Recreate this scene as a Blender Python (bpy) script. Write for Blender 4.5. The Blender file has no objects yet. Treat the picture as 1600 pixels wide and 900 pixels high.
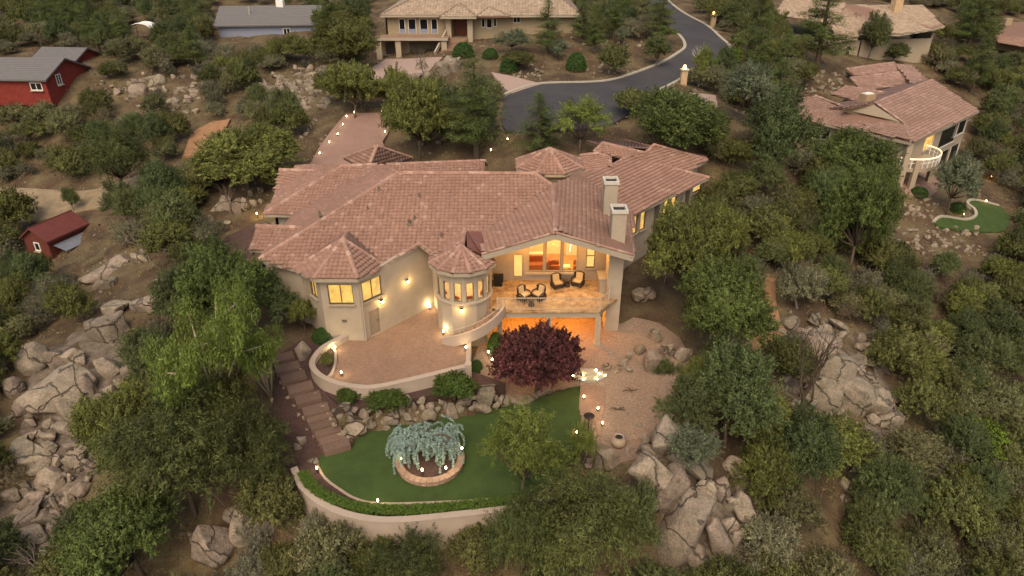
import bpy, bmesh, math, random
import numpy as np
from mathutils import Vector, Matrix, geometry
R = math.radians
scn = bpy.context.scene
C = scn.collection
# ------------------------------------------------------------------ camera, sky, sun, exposure
CAMZ, PITCH, FPX = 26.0, R(28.0), 1600*24/36
cam = bpy.data.cameras.new('camera'); cam.lens = 24; cam.sensor_width = 36; cam.clip_end = 3000
camo = bpy.data.objects.new('camera', cam); C.objects.link(camo)
camo.location = (0, 0, CAMZ); camo.rotation_euler = (R(90)-PITCH, 0, 0)
scn.camera = camo
SUN_EL, SUN_AZ = R(52), R(190)          # azimuth measured clockwise from +Y: behind the camera, to the left
world = bpy.data.worlds.new('World'); scn.world = world; world.use_nodes = True
wn = world.node_tree
sky = wn.nodes.new('ShaderNodeTexSky'); sky.sky_type = 'NISHITA'; sky.sun_disc = False
sky.sun_elevation = SUN_EL; sky.sun_rotation = SUN_AZ; sky.dust_density = 6.0; sky.air_density = 1.0; sky.ozone_density = 1.0
wn.links.new(sky.outputs[0], wn.nodes['Background'].inputs[0])
wn.nodes['Background'].inputs[1].default_value = 0.15
sun = bpy.data.lights.new('sun', 'SUN'); sun.energy = 0.6; sun.angle = R(60); sun.color = (1.0, 0.86, 0.68)
suno = bpy.data.objects.new('sun', sun); C.objects.link(suno)
sd = Vector((math.sin(SUN_AZ)*math.cos(SUN_EL), math.cos(SUN_AZ)*math.cos(SUN_EL), math.sin(SUN_EL)))
suno.rotation_euler = sd.to_track_quat('Z', 'Y').to_euler(); suno.location = (0, -20, 60)
vs = scn.view_settings
vs.view_transform = 'Standard'; vs.look = 'None'; vs.gamma = 1; vs.use_curve_mapping = False
vs.exposure = 0.44
vs.use_white_balance = True; vs.white_balance_temperature = 7300; vs.white_balance_tint = 8
scn.render.engine = 'CYCLES'
LAMP = 0.66

# ------------------------------------------------------------------ pixel -> place
CP, SP = math.cos(PITCH), math.sin(PITCH)
def ray(u, v):
    dy = (450-v)/FPX
    return Vector(((u-800)/FPX, CP+dy*SP, -SP+dy*CP))
def PZ(u, v, z):
    d = ray(u, v); t = (z-CAMZ)/d.z
    return Vector((d.x*t, d.y*t, z))
def PY(u, v, y):
    d = ray(u, v); t = y/d.y
    return Vector((d.x*t, y, CAMZ+d.z*t))
def PPL(u, v, p0, n):
    d = ray(u, v); o = Vector((0, 0, CAMZ)); t = (Vector(p0)-o).dot(n)/d.dot(n)
    return o+d*t
def depth(p): return p[1]*CP+(CAMZ-p[2])*SP
def proj(x, y, z):
    dp = y*CP+(CAMZ-z)*SP
    return 800+FPX*x/dp, 450-FPX*(y*SP-(CAMZ-z)*CP)/dp

# ------------------------------------------------------------------ terrain function (thin plate spline through surveyed points)
LAWN_Z, TERR_Z, DECK_Z = -0.5, 1.2, 2.8
ctl = [(930,536,0),(1000,500,.2),(1060,560,-.3),(970,600,-.3),(930,660,-.55),(1000,690,-.6),(860,620,-.5),
 (700,700,-.55),(520,690,-.4),(600,780,-.6),(690,780,-.6),(905,610,-.4),(840,575,-.15),(770,575,.15),
 (600,850,-2.3),(480,830,-2.2),(760,870,-2.4),(900,870,-2.3),(690,840,-2.2),(455,745,-1.2),(440,800,-2.2),
 (440,563,1.0),(470,620,.55),(495,655,.1),(515,700,-.4),(400,600,.3),(430,690,-.7),(460,540,1.3),
 (100,610,-1.5),(100,700,-3.2),(100,790,-4.6),(30,870,-5.6),(330,860,-3.8),(250,760,-3.0),(300,650,-1.4),(230,560,-.6),
 (250,430,.6),(160,480,-.8),(40,500,-2.2),(83,405,-3.0),(60,310,-.8),(200,310,.6),(300,330,1.6),(370,385,2.2),
 (300,220,3.4),(220,150,5.6),(100,215,2.5),(20,200,2.3),(130,145,6.2),(20,150,5.6),(430,170,6.2),(350,130,7.2),(420,230,4.6),
 (480,20,11.5),(250,60,9.0),(100,50,9),(20,40,9.5),(420,70,9.2),(250,10,12),(50,5,12),
 (880,160,8.8),(960,140,9.0),(1050,95,9.6),(1110,75,10.2),(1070,30,11.4),(1030,5,12.6),(800,160,8.4),(820,190,8.2),
 (700,130,9.2),(650,112,9.6),(640,88,9.8),(760,105,10),(900,115,9.3),(900,60,12),(980,50,11.8),(820,75,11.3),
 (560,180,7.0),(590,205,6.2),(520,205,6.2),(720,200,6.8),(900,205,7.6),(1010,190,8.0),(1060,150,8.6),(1120,165,8.2),
 (1120,300,3.6),(1200,250,4.4),(1180,210,6.4),(1200,380,1.2),(1120,420,.8),(1200,470,-.4),(1200,555,-1.3),(1130,560,-1.0),
 (1260,560,-1.6),(1350,580,-3.4),(1300,650,-3.4),(1260,650,-2.6),(1400,670,-5.2),(1450,520,-5.0),(1500,700,-8.2),(1300,800,-5.6),
 (1560,860,-10),(1420,820,-7.8),(1100,870,-2.8),(1200,860,-4.2),(1180,700,-2.2),(1110,640,-.9),
 (1410,300,0),(1350,260,1.0),(1250,218,3.0),(1520,345,-2.6),(1430,350,-2.0),(1590,250,-1.0),(1480,400,-3.6),(1590,420,-5),(1590,560,-7.5),
 (1497,266,-1.3),(1455,288,-.7),(1545,230,-.5),(1590,110,4.5),(1300,105,7.5),(1540,75,7),(1200,80,9.4),(1150,60,10.4),(1250,20,11.5),(1450,60,8.8),(1590,20,9.5),(1575,165,2.0),
 (1060,720,1.2),(1020,740,.6),(1080,790,-.9),(1040,820,-1.7),(1130,770,-.9),(960,760,-1.3),(1000,850,-2.3),(1150,820,-2.0)]
cpts = [tuple(PZ(*c)) for c in ctl]
cpts += [(-10,50,1.6),(0,50,1.5),(8,50,1.2),(0,58,3.0),(-12,58,3.0),(-18,52,2.6),(-18,44,1.8),(-8,45,.6),(0,43,.1),(14,56,1.8),(6,46,.4),(-12,38.0,1.0),
 (-6,38,.9),(-6,35.5,.8),(0,210,19),(-120,200,18),(120,200,14),(0,420,34),(-300,420,30),(300,420,24),(-300,100,6),(300,100,-6),(-300,-60,-14),(300,-60,-22),
 (0,-60,-16),(0,0,-7),(-60,10,-10),(60,5,-18),(-120,60,-3),(120,60,-10),(0,10,-5)]
cp_ = np.array(cpts, float)
def _U(r2): return np.where(r2 > 0, r2*np.log(r2+1e-12)*.5, 0.0)
SC = 50.0
_xy = cp_[:, :2]/SC
_n = len(cp_)
_K = _U(((_xy[:, None, :]-_xy[None, :, :])**2).sum(-1))+np.eye(_n)*2e-4
_Pm = np.hstack([np.ones((_n, 1)), _xy])
_A = np.zeros((_n+3, _n+3)); _A[:_n, :_n] = _K; _A[:_n, _n:] = _Pm; _A[_n:, :_n] = _Pm.T
_w = np.linalg.solve(_A, np.concatenate([cp_[:, 2], np.zeros(3)]))
def ZT(x, y):
    x = np.atleast_1d(np.asarray(x, float)).ravel(); y = np.atleast_1d(np.asarray(y, float)).ravel()
    out = np.empty(len(x))
    for i in range(0, len(x), 20000):
        q = np.stack([x[i:i+20000], y[i:i+20000]], 1)/SC
        out[i:i+20000] = _U(((q[:, None, :]-_xy[None])**2).sum(-1)) @ _w[:_n] + _w[_n] + q @ _w[_n+1:]
    return out
def zt(x, y): return float(ZT(x, y)[0])
_ts = np.concatenate([np.arange(20, 90, .35), np.arange(90, 400, 1.5)])
def PT(u, v):
    d = ray(u, v)
    zz = CAMZ+d.z*_ts; g = ZT(d.x*_ts, d.y*_ts)
    i = np.argmax(zz < g)
    if i == 0: i = len(_ts)-1
    a = zz[i-1]-g[i-1]; b = g[i]-zz[i]; t = _ts[i-1]+(_ts[i]-_ts[i-1])*(a/(a+b+1e-9))
    x, y = d.x*t, d.y*t
    return Vector((x, y, zt(x, y)))
def inpoly(px, py, poly):
    px = np.asarray(px, float); py = np.asarray(py, float); ins = np.zeros(px.shape, bool)
    n = len(poly)
    for i in range(n):
        x1, y1 = poly[i][0], poly[i][1]; x2, y2 = poly[(i+1) % n][0], poly[(i+1) % n][1]
        c = ((y1 > py) != (y2 > py))
        with np.errstate(divide='ignore', invalid='ignore'):
            ins ^= c & (px < (x2-x1)*(py-y1)/((y2-y1) if y2 != y1 else 1e-9)+x1)
    return ins
def smooth_line(pts, n=6, closed=False):
    P = [np.array(p, float) for p in pts]; out = []
    m = len(P); rng = range(m) if closed else range(m-1)
    for i in rng:
        if closed: p0, p1, p2, p3 = P[i-1], P[i], P[(i+1) % m], P[(i+2) % m]
        else: p0, p1, p2, p3 = P[max(i-1, 0)], P[i], P[i+1], P[min(i+2, m-1)]
        for k in range(n):
            t = k/n
            out.append(.5*((2*p1)+(-p0+p2)*t+(2*p0-5*p1+4*p2-p3)*t*t+(-p0+3*p1-3*p2+p3)*t**3))
    if not closed: out.append(P[-1])
    return [tuple(q) for q in out]

# ------------------------------------------------------------------ materials
def mat(name, col, rough=.85, var=.0, vscale=4.0, bump=0., bscale=30., objvar=0., attr=None, spec=.3, metal=0., cols=None, bdist=.03, huevar=0., var2=0., v2scale=.5):
    m = bpy.data.materials.new(name); m.use_nodes = True; nt = m.node_tree; N = nt.nodes; L = nt.links
    b = N['Principled BSDF']; b.inputs['Roughness'].default_value = rough; b.inputs['Specular IOR Level'].default_value = spec; b.inputs['Metallic'].default_value = metal
    tc = N.new('ShaderNodeTexCoord')
    geo = N.new('ShaderNodeNewGeometry')
    pos = geo.outputs['Position']
    def mul(a, bsock):
        x = N.new('ShaderNodeMix'); x.data_type = 'RGBA'; x.blend_type = 'MULTIPLY'; x.inputs[0].default_value = 1
        L.new(a, x.inputs[6]); L.new(bsock, x.inputs[7]); return x.outputs[2]
    def noise(scale, det=5.):
        t = N.new('ShaderNodeTexNoise'); t.inputs['Scale'].default_value = scale; t.inputs['Detail'].default_value = det; t.inputs['Roughness'].default_value = .65
        L.new(pos, t.inputs['Vector']); return t.outputs[0]
    def remap(s, a, c, f0=.25, f1=.75):
        r = N.new('ShaderNodeMapRange'); r.inputs[1].default_value = f0; r.inputs[2].default_value = f1; r.inputs[3].default_value = a; r.inputs[4].default_value = c
        L.new(s, r.inputs[0]); return r.outputs[0]
    if cols:
        ramp = N.new('ShaderNodeValToRGB'); els = ramp.color_ramp.elements
        els[0].position = cols[0][0]; els[0].color = (*cols[0][1], 1); els[1].position = cols[-1][0]; els[1].color = (*cols[-1][1], 1)
        for p, c in cols[1:-1]:
            e = els.new(p); e.color = (*c, 1)
        L.new(noise(vscale, 8.), ramp.inputs[0]); cur = ramp.outputs[0]
    else:
        rgb = N.new('ShaderNodeRGB'); rgb.outputs[0].default_value = (*col, 1); cur = rgb.outputs[0]
        if var: cur = mul(cur, remap(noise(vscale), 1-var, 1+var))
    if var2: cur = mul(cur, remap(noise(v2scale, 3.), 1-var2, 1+var2))
    if attr:
        a = N.new('ShaderNodeAttribute'); a.attribute_name = attr; cur = mul(cur, a.outputs['Color'])
    if objvar or huevar:
        oi = N.new('ShaderNodeObjectInfo')
        h = N.new('ShaderNodeHueSaturation')
        L.new(remap(oi.outputs['Random'], 1-objvar, 1+objvar, 0, 1), h.inputs['Value'])
        if huevar:
            mm = N.new('ShaderNodeMath'); mm.operation = 'MULTIPLY'; mm.inputs[1].default_value = 7.31; L.new(oi.outputs['Random'], mm.inputs[0])
            fr = N.new('ShaderNodeMath'); fr.operation = 'FRACT'; L.new(mm.outputs[0], fr.inputs[0])
            L.new(remap(fr.outputs[0], .5-huevar, .5+huevar, 0, 1), h.inputs['Hue'])
        L.new(cur, h.inputs['Color']); cur = h.outputs[0]
    L.new(cur, b.inputs['Base Color'])
    if bump:
        bp = N.new('ShaderNodeBump'); bp.inputs['Strength'].default_value = bump; bp.inputs['Distance'].default_value = bdist
        L.new(noise(bscale, 6.), bp.inputs['Height']); L.new(bp.outputs[0], b.inputs['Normal'])
    return m
def leafmat(name, col, trans=.25, objvar=.22, huevar=.02, rough=.6):
    m = mat(name, col, rough, attr='tint', objvar=objvar, huevar=huevar, spec=.25)
    nt = m.node_tree; N = nt.nodes; L = nt.links; b = N['Principled BSDF']; out = N['Material Output']
    tr = N.new('ShaderNodeBsdfTranslucent'); mx = N.new('ShaderNodeMixShader'); mx.inputs[0].default_value = trans
    L.new(b.inputs['Base Color'].links[0].from_socket, tr.inputs[0]); L.new(b.outputs[0], mx.inputs[1]); L.new(tr.outputs[0], mx.inputs[2]); L.new(mx.outputs[0], out.inputs[0])
    return m
def emis(name, col, s, var=0., scale=2.):
    m = bpy.data.materials.new(name); m.use_nodes = True; N = m.node_tree.nodes; L = m.node_tree.links
    b = N['Principled BSDF']; b.inputs['Base Color'].default_value = (*[c*.6 for c in col], 1); b.inputs['Emission Color'].default_value = (*col, 1); b.inputs['Emission Strength'].default_value = s
    if var:
        geo = N.new('ShaderNodeNewGeometry'); t = N.new('ShaderNodeTexNoise'); t.inputs['Scale'].default_value = scale; L.new(geo.outputs['Position'], t.inputs['Vector'])
        r = N.new('ShaderNodeMapRange'); r.inputs[1].default_value = .3; r.inputs[2].default_value = .7; r.inputs[3].default_value = s*(1-var); r.inputs[4].default_value = s*(1+var)
        L.new(t.outputs[0], r.inputs[0]); L.new(r.outputs[0], b.inputs['Emission Strength'])
    return m
def glassmat(name, tint=(.9, .92, .9)):
    m = bpy.data.materials.new(name); m.use_nodes = True; N = m.node_tree.nodes; L = m.node_tree.links
    tr = N.new('ShaderNodeBsdfTransparent'); tr.inputs[0].default_value = (*tint, 1); g = N.new('ShaderNodeBsdfGlossy'); g.inputs['Roughness'].default_value = .03
    mx = N.new('ShaderNodeMixShader'); mx.inputs[0].default_value = .07
    L.new(tr.outputs[0], mx.inputs[1]); L.new(g.outputs[0], mx.inputs[2]); L.new(mx.outputs[0], N['Material Output'].inputs[0])
    return m
M = {}
M['soil'] = mat('soil', (.115, .075, .046), .95, vscale=.35, cols=[(.3, (.049, .034, .023)), (.43, (.086, .054, .032)), (.53, (.115, .083, .046)), (.62, (.144, .110, .058)), (.75, (.126, .063, .032))], bump=.9, bscale=6, bdist=.15, var2=.45, v2scale=11)
M['dirt'] = mat('dirt', (.22, .165, .105), .95, var=.22, vscale=1.2, bump=.5, bscale=8, var2=.15, v2scale=.3)
M['orange'] = mat('orange_soil', (.27, .15, .08), .95, var=.25, vscale=1.5, bump=.5, bscale=6)
M['gravel'] = mat('gravel', (.26, .18, .13), .95, var=.5, vscale=9, bump=.9, bscale=22, bdist=.06, var2=.13, v2scale=.4)
M['mulch'] = mat('mulch', (.079, .045, .038), .95, var=.5, vscale=10, bump=1, bscale=24, bdist=.06, var2=.2, v2scale=.8)
M['asphalt'] = mat('asphalt', (.05, .047, .05), .8, var=.12, vscale=60, bump=.2, bscale=120, var2=.22, v2scale=.25)
M['concrete'] = mat('concrete', (.36, .32, .26), .9, var=.12, vscale=3)
M['turf'] = mat('turf', (.04, .068, .016), .95, var=.3, vscale=14, bump=.7, bscale=60, var2=.2, v2scale=1.3)
M['paver'] = mat('paver', (.23, .142, .1), .9, var=.3, vscale=7, objvar=.12, bump=.4, bscale=30, var2=.12, v2scale=.5)
M['drive'] = mat('drive_paving', (.25, .155, .125), .9, var=.22, vscale=9, bump=.4, bscale=30, var2=.1, v2scale=.4)
M['drive2'] = mat('pink_paving', (.33, .235, .2), .9, var=.15, vscale=6, bump=.3, bscale=30)
M['stucco'] = mat('stucco', (.353, .290, .223), .92, var=.05, vscale=2, bump=.25, bscale=60, bdist=.01, var2=.1, v2scale=1.1)
M['stucco_l'] = mat('light_stucco', (.367, .292, .234), .92, var=.05, vscale=1.5, bump=.2, bscale=50, bdist=.008, var2=.08, v2scale=1)
M['trim'] = mat('trim', (.33, .275, .21), .8, var=.05, vscale=3)
M['trimd'] = mat('bronze_trim', (.12, .095, .07), .6)
M['tan'] = mat('tan_stucco', (.30, .235, .155), .9, var=.06, vscale=2)
M['cream'] = mat('cream_stucco', (.357, .289, .212), .9, var=.06, vscale=2)
M['tile'] = mat('roof_tile', (1, 1, 1), .85, attr='tint', var=.08, vscale=9, bump=.2, bscale=40, var2=.12, v2scale=.35)
M['tileu'] = mat('roof_underlay', (.2, .115, .085), .9, var=.1, vscale=4)
M['pan'] = mat('painted_roof_pan', (.16, .068, .055), .6, var=.1, vscale=2)
M['shingle'] = mat('grey_shingle', (.14, .135, .135), .9, var=.25, vscale=6, bump=.3, bscale=20)
M['red'] = mat('barn_red_paint', (.2, .03, .022), .85, var=.25, vscale=2, var2=.15, v2scale=8)
M['redroof'] = mat('red_metal_roof', (.13, .036, .03), .65, var=.15, vscale=1.5)
M['blue'] = mat('blue_grey_siding', (.22, .24, .32), .8, var=.06, vscale=2)
M['white'] = mat('white_paint', (.72, .7, .66), .7, var=.05)
M['iron'] = mat('black_iron', (.02, .018, .016), .5)
M['wicker'] = mat('dark_wicker', (.045, .03, .022), .7, var=.4, vscale=30, bump=.6, bscale=50)
M['cushion'] = mat('tan_cushion', (.5, .36, .2), .9, var=.1, vscale=10)
M['railw'] = mat('cream_rail_paint', (.4, .32, .24), .6)
M['capst'] = mat('pale_chimney_cap', (.5, .46, .4), .8, var=.1)
M['shedred'] = mat('weathered_red_boards', (.12, .032, .022), .9, var=.3, vscale=3)
M['tin'] = mat('weathered_tin', (.15, .16, .19), .6, var=.2, vscale=3)
M['deckt'] = mat('deck_tile', (.33, .2, .1), .6, vscale=1.6, cols=[(.35, (.2,.11,.05)), (.5, (.36,.23,.12)), (.65, (.5,.36,.2))], bump=.15, bscale=10)
M['door'] = mat('stained_door_wood', (.13, .035, .015), .5, var=.3, vscale=5)
M['tandoor'] = mat('tan_painted_door', (.26, .2, .15), .7)
M['brick'] = mat('planter_brick', (.34, .22, .16), .9, var=.2, vscale=6, objvar=.2)
M['timber'] = mat('brown_step_paver', (.15, .095, .072), .9, var=.2, vscale=8, objvar=.1, bump=.4, bscale=25)
M['granite'] = mat('granite', (.288, .238, .187), .92, vscale=1.5, objvar=.2, huevar=.012, bump=.9, bscale=7, bdist=.14,
                   cols=[(.28, (.094, .076, .058)), (.42, (.209, .169, .126)), (.56, (.266, .212, .162)), (.7, (.310, .245, .194)), (.85, (.238, .173, .122))], var2=.34, v2scale=9)
def crack(m, scale=.55, wid=.02, dark=.4):
    nt = m.node_tree; N = nt.nodes; L = nt.links; b = N['Principled BSDF']; src = b.inputs['Base Color'].links[0].from_socket
    g = N.new('ShaderNodeNewGeometry'); nz = N.new('ShaderNodeTexNoise'); nz.inputs['Scale'].default_value = 1.3; L.new(g.outputs['Position'], nz.inputs['Vector'])
    ad = N.new('ShaderNodeMix'); ad.data_type = 'VECTOR'; ad.inputs[0].default_value = .45; L.new(g.outputs['Position'], ad.inputs[4]); L.new(nz.outputs['Color'], ad.inputs[5])
    vo = N.new('ShaderNodeTexVoronoi'); vo.feature = 'DISTANCE_TO_EDGE'; vo.inputs['Scale'].default_value = scale; L.new(ad.outputs[1], vo.inputs['Vector'])
    mr = N.new('ShaderNodeMapRange'); mr.inputs[1].default_value = wid*.3; mr.inputs[2].default_value = wid; mr.inputs[3].default_value = dark; mr.inputs[4].default_value = 1; L.new(vo.outputs['Distance'], mr.inputs[0])
    mx = N.new('ShaderNodeMix'); mx.data_type = 'RGBA'; mx.blend_type = 'MULTIPLY'; mx.inputs[0].default_value = 1; L.new(src, mx.inputs[6]); L.new(mr.outputs[0], mx.inputs[7]); L.new(mx.outputs[2], b.inputs['Base Color'])
    bp = N.new('ShaderNodeBump'); bp.inputs['Strength'].default_value = .8; bp.inputs['Distance'].default_value = .2; L.new(mr.outputs[0], bp.inputs['Height'])
    old = b.inputs['Normal'].links[0].from_node; L.new(old.outputs[0], bp.inputs['Normal']); L.new(bp.outputs[0], b.inputs['Normal'])
crack(M['granite'])
M['bedrock'] = mat('bedrock', (.2, .15, .11), .95, vscale=1.2, cols=[(.3, (.07,.055,.042)), (.5, (.16,.125,.095)), (.7, (.25,.2,.155))], bump=1, bscale=3, bdist=.3)
M['goldrock'] = mat('golden_quarry_stone', (.4, .28, .17), .9, var=.2, vscale=3, objvar=.2, bump=.5, bscale=8)
M['bark'] = mat('bark', (.09, .065, .045), .95, var=.3, vscale=6)
M['palebark'] = mat('pale_bark', (.3, .25, .18), .95, var=.2, vscale=6)
M['deadwood'] = mat('dead_wood', (.17, .135, .105), .95, var=.2, vscale=6)
M['aspen'] = mat('white_birch_bark', (.55, .5, .42), .9, var=.15, vscale=6)
M['glassd'] = mat('dark_window_glass', (.015, .015, .017), .08, spec=.6)
M['glass'] = glassmat('window_glass')
M['blind'] = emis('lit_window_blind', (1, .59, .18), .78, .4, 1.6)
M['blindp'] = emis('pale_lit_window', (1, .64, .24), .8, .15, 1.4)
M['bulb'] = emis('warm_bulb', (1, .8, .42), 45)
M['bulbo'] = emis('amber_bulb', (1, .55, .18), 20)
M['rope'] = emis('rope_light', (1, .8, .48), 1.3)
M['inwall'] = mat('interior_wall', (.75, .6, .4), .9, var=.1)
M['infloor'] = mat('interior_floor', (.4, .22, .09), .6, var=.2)
M['sofa'] = mat('rust_upholstery', (.34, .1, .04), .9, var=.1)
M['linen'] = mat('cream_upholstery', (.6, .5, .36), .9)
M['art'] = mat('painting', (.3, .2, .1), .7, vscale=3, cols=[(.3, (.5,.35,.18)), (.5, (.25,.06,.03)), (.7, (.65,.5,.3))])
M['blueglaze'] = mat('violet_flower', (.12, .1, .3), .6)
M['terracotta'] = mat('pale_clay', (.34, .26, .19), .85, var=.15, vscale=5)
L_ = {'oak': (.07, .074, .024), 'oak2': (.086, .094, .025), 'grey': (.115, .11, .066), 'jun': (.056, .07, .026), 'blue': (.085, .1, .06), 'pine': (.056, .075, .02),
      'locust': (.1, .125, .026), 'willow': (.1, .135, .028), 'plum': (.078, .026, .025), 'cedar': (.2, .27, .24), 'box': (.03, .068, .014), 'hedge': (.07, .12, .018),
      'sage': (.13, .125, .085), 'lime': (.11, .16, .02), 'ivy': (.055, .09, .016), 'manza': (.088, .088, .04), 'brown': (.125, .1, .062), 'feath': (.082, .098, .03)}
for k, c in L_.items(): M['leaf_'+k] = leafmat('leaf_'+k, tuple(q*(1.7 if k in ('oak','manza','jun','oak2','pine','blue') else 1.45 if k in ('locust','willow','grey','box','cedar') else 1.1) for q in c), objvar=.26 if k in ('oak','grey','jun','oak2','sage','manza','brown','feath') else .08, huevar=.018 if k in ('oak','grey','jun','manza') else .006)
M['drygrass'] = leafmat('dry_grass', (.3, .23, .11), objvar=0, huevar=0)

# ------------------------------------------------------------------ mesh helpers
class MB:
    def __init__(s): s.v = []; s.f = []; s.c = []
    def add(s, vs_, fs, col=None):
        o = len(s.v); s.v += [tuple(x) for x in vs_]; s.f += [tuple(i+o for i in f) for f in fs]
        if col is not None: s.c += [col]*len(vs_)
        return s
    def poly(s, pts): return s.add(pts, [tuple(range(len(pts)))])
    def box(s, c, size, rz=0., ax=None):
        hx, hy, hz = size[0]/2, size[1]/2, size[2]/2
        if ax is None:
            cr, sr = math.cos(rz), math.sin(rz); ax = (Vector((cr, sr, 0)), Vector((-sr, cr, 0)), Vector((0, 0, 1)))
        c = Vector(c); P = []
        for k in (-1, 1):
            for j in (-1, 1):
                for i in (-1, 1): P.append(c+ax[0]*hx*i+ax[1]*hy*j+ax[2]*hz*k)
        return s.add(P, [(0,2,3,1),(4,5,7,6),(0,1,5,4),(2,6,7,3),(0,4,6,2),(1,3,7,5)])
    def bar(s, p, q, w, h, up=(0, 0, 1)):
        p, q = Vector(p), Vector(q); d = (q-p); l = d.length
        if l < 1e-6: return s
        d /= l; up = Vector(up); r = d.cross(up)
        if r.length < 1e-4: r = Vector((1, 0, 0))
        r.normalize(); u2 = r.cross(d)
        return s.box((p+q)/2, (l, w, h), ax=(d, r, u2))
    def tube(s, pts, rads, n=6, cap=True):
        pts = [Vector(p) for p in pts]; o = len(s.v); m = len(pts)
        for i, p in enumerate(pts):
            d = (pts[min(i+1, m-1)]-pts[max(i-1, 0)]).normalized()
            a = d.orthogonal().normalized() if abs(d.z) < .95 else Vector((1, 0, 0)); a = (a-d*a.dot(d)).normalized(); b = d.cross(a)
            for k in range(n):
                t = 2*math.pi*k/n; s.v.append(tuple(p+(a*math.cos(t)+b*math.sin(t))*rads[i]))
        for i in range(m-1):
            for k in range(n):
                s.f.append((o+i*n+k, o+i*n+(k+1) % n, o+(i+1)*n+(k+1) % n, o+(i+1)*n+k))
        if cap: s.f.append(tuple(o+k for k in range(n))[::-1]); s.f.append(tuple(o+(m-1)*n+k for k in range(n)))
        return s
    def lathe(s, prof, c=(0, 0, 0), n=14):
        o = len(s.v)
        for r, z in prof:
            for k in range(n):
                t = 2*math.pi*k/n; s.v.append((c[0]+r*math.cos(t), c[1]+r*math.sin(t), c[2]+z))
        for i in range(len(prof)-1):
            for k in range(n): s.f.append((o+i*n+k, o+i*n+(k+1) % n, o+(i+1)*n+(k+1) % n, o+(i+1)*n+k))
        s.f.append(tuple(o+(len(prof)-1)*n+k for k in range(n))); s.f.append(tuple(o+k for k in range(n))[::-1])
        return s
    def extr(s, pts, t):      # polygon (3d) extruded straight down by t
        n = len(pts); lo = [(p[0], p[1], p[2]-t) for p in pts]
        s.add(list(pts)+lo, [tuple(range(n)), tuple(range(2*n-1, n-1, -1))]+[(i, i+n, (i+1) % n+n, (i+1) % n) for i in range(n)]); return s
    def mesh(s, name, mats, smooth=False):
        me = bpy.data.meshes.new(name); me.from_pydata(s.v, [], s.f)
        for m_ in (mats if isinstance(mats, (list, tuple)) else [mats]): me.materials.append(M[m_])
        if s.c and len(s.c) == len(s.v):
            a = me.color_attributes.new('tint', 'FLOAT_COLOR', 'POINT'); a.data.foreach_set('color', np.array(s.c, np.float32).ravel())
        if smooth: me.polygons.foreach_set('use_smooth', [True]*len(me.polygons))
        me.update(); return me
    def build(s, name, mats, parent=None, smooth=False, kind=None):
        return link(name, s.mesh(name, mats, smooth), parent, kind)
def link(name, me, parent=None, kind=None, loc=None):
    o = bpy.data.objects.new(name, me); C.objects.link(o)
    if parent is not None: o.parent = parent
    if kind: o['kind'] = kind
    if loc is not None: o.location = loc
    return o
def tag(o, label, cat, group=None, kind=None):
    o['label'] = label; o['category'] = cat
    if group: o['group'] = group
    if kind: o['kind'] = kind
    return o
def struct(o): o['kind'] = 'structure'; return o
def empty(name, label, cat, loc=(0, 0, 0), group=None):
    o = bpy.data.objects.new(name, None); C.objects.link(o); o.location = loc; o.empty_display_size = .2
    tag(o, label, cat, group); return o
def npmesh(name, V, Fq, mats, col=None, mi=None, smooth=False):
    me = bpy.data.meshes.new(name); k = Fq.shape[1]
    me.vertices.add(len(V)); me.vertices.foreach_set('co', V.astype(np.float32).ravel())
    me.loops.add(Fq.size); me.loops.foreach_set('vertex_index', Fq.astype(np.int32).ravel())
    me.polygons.add(len(Fq)); me.polygons.foreach_set('loop_start', np.arange(0, Fq.size, k, dtype=np.int32))
    if mi is not None: me.polygons.foreach_set('material_index', mi.astype(np.int32))
    for m_ in mats: me.materials.append(M[m_])
    if col is not None:
        a = me.color_attributes.new('tint', 'FLOAT_COLOR', 'POINT'); a.data.foreach_set('color', col.astype(np.float32).ravel())
    if smooth: me.polygons.foreach_set('use_smooth', [True]*len(Fq))
    me.update(); me.validate(); return me
def sheet(name, outline, matn, zf, skirt=.5, grid=1.0, parent=None, kind='structure'):
    """a paved or planted surface: outline in plan, height zf(x,y) array function, with a skirt into the ground"""
    pts = []
    n = len(outline)
    for i in range(n):
        a = np.array(outline[i][:2], float); b = np.array(outline[(i+1) % n][:2], float); l = np.linalg.norm(b-a); m_ = max(1, int(l/grid))
        for k in range(m_): pts.append(tuple(a+(b-a)*k/m_))
    nb = len(pts); arr = np.array(pts)
    gx, gy = np.meshgrid(np.arange(arr[:, 0].min(), arr[:, 0].max(), grid), np.arange(arr[:, 1].min(), arr[:, 1].max(), grid))
    gx = gx.ravel(); gy = gy.ravel(); k = inpoly(gx, gy, pts)
    vin = [Vector(p) for p in pts]+[Vector((x, y)) for x, y in zip(gx[k], gy[k])]
    vo, eo, fo, ov, oe, of = geometry.delaunay_2d_cdt(vin, [(i, (i+1) % nb) for i in range(nb)], [], 1, 1e-4)
    V = np.array([(p.x, p.y) for p in vo]); z = zf(V[:, 0], V[:, 1])
    verts = [(x, y, h) for (x, y), h in zip(V, z)]; faces = [tuple(f) for f in fo]
    bz = zf(arr[:, 0], arr[:, 1]); o = len(verts)
    verts += [(p[0], p[1], h) for p, h in zip(pts, bz)]+[(p[0], p[1], h-skirt) for p, h in zip(pts, bz)]
    faces += [(o+i, o+(i+1) % nb, o+nb+(i+1) % nb, o+nb+i) for i in range(nb)]
    me = bpy.data.meshes.new(name); me.from_pydata(verts, [], faces); me.materials.append(M[matn]); me.update()
    ob = link(name, me, parent, kind); return ob
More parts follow.
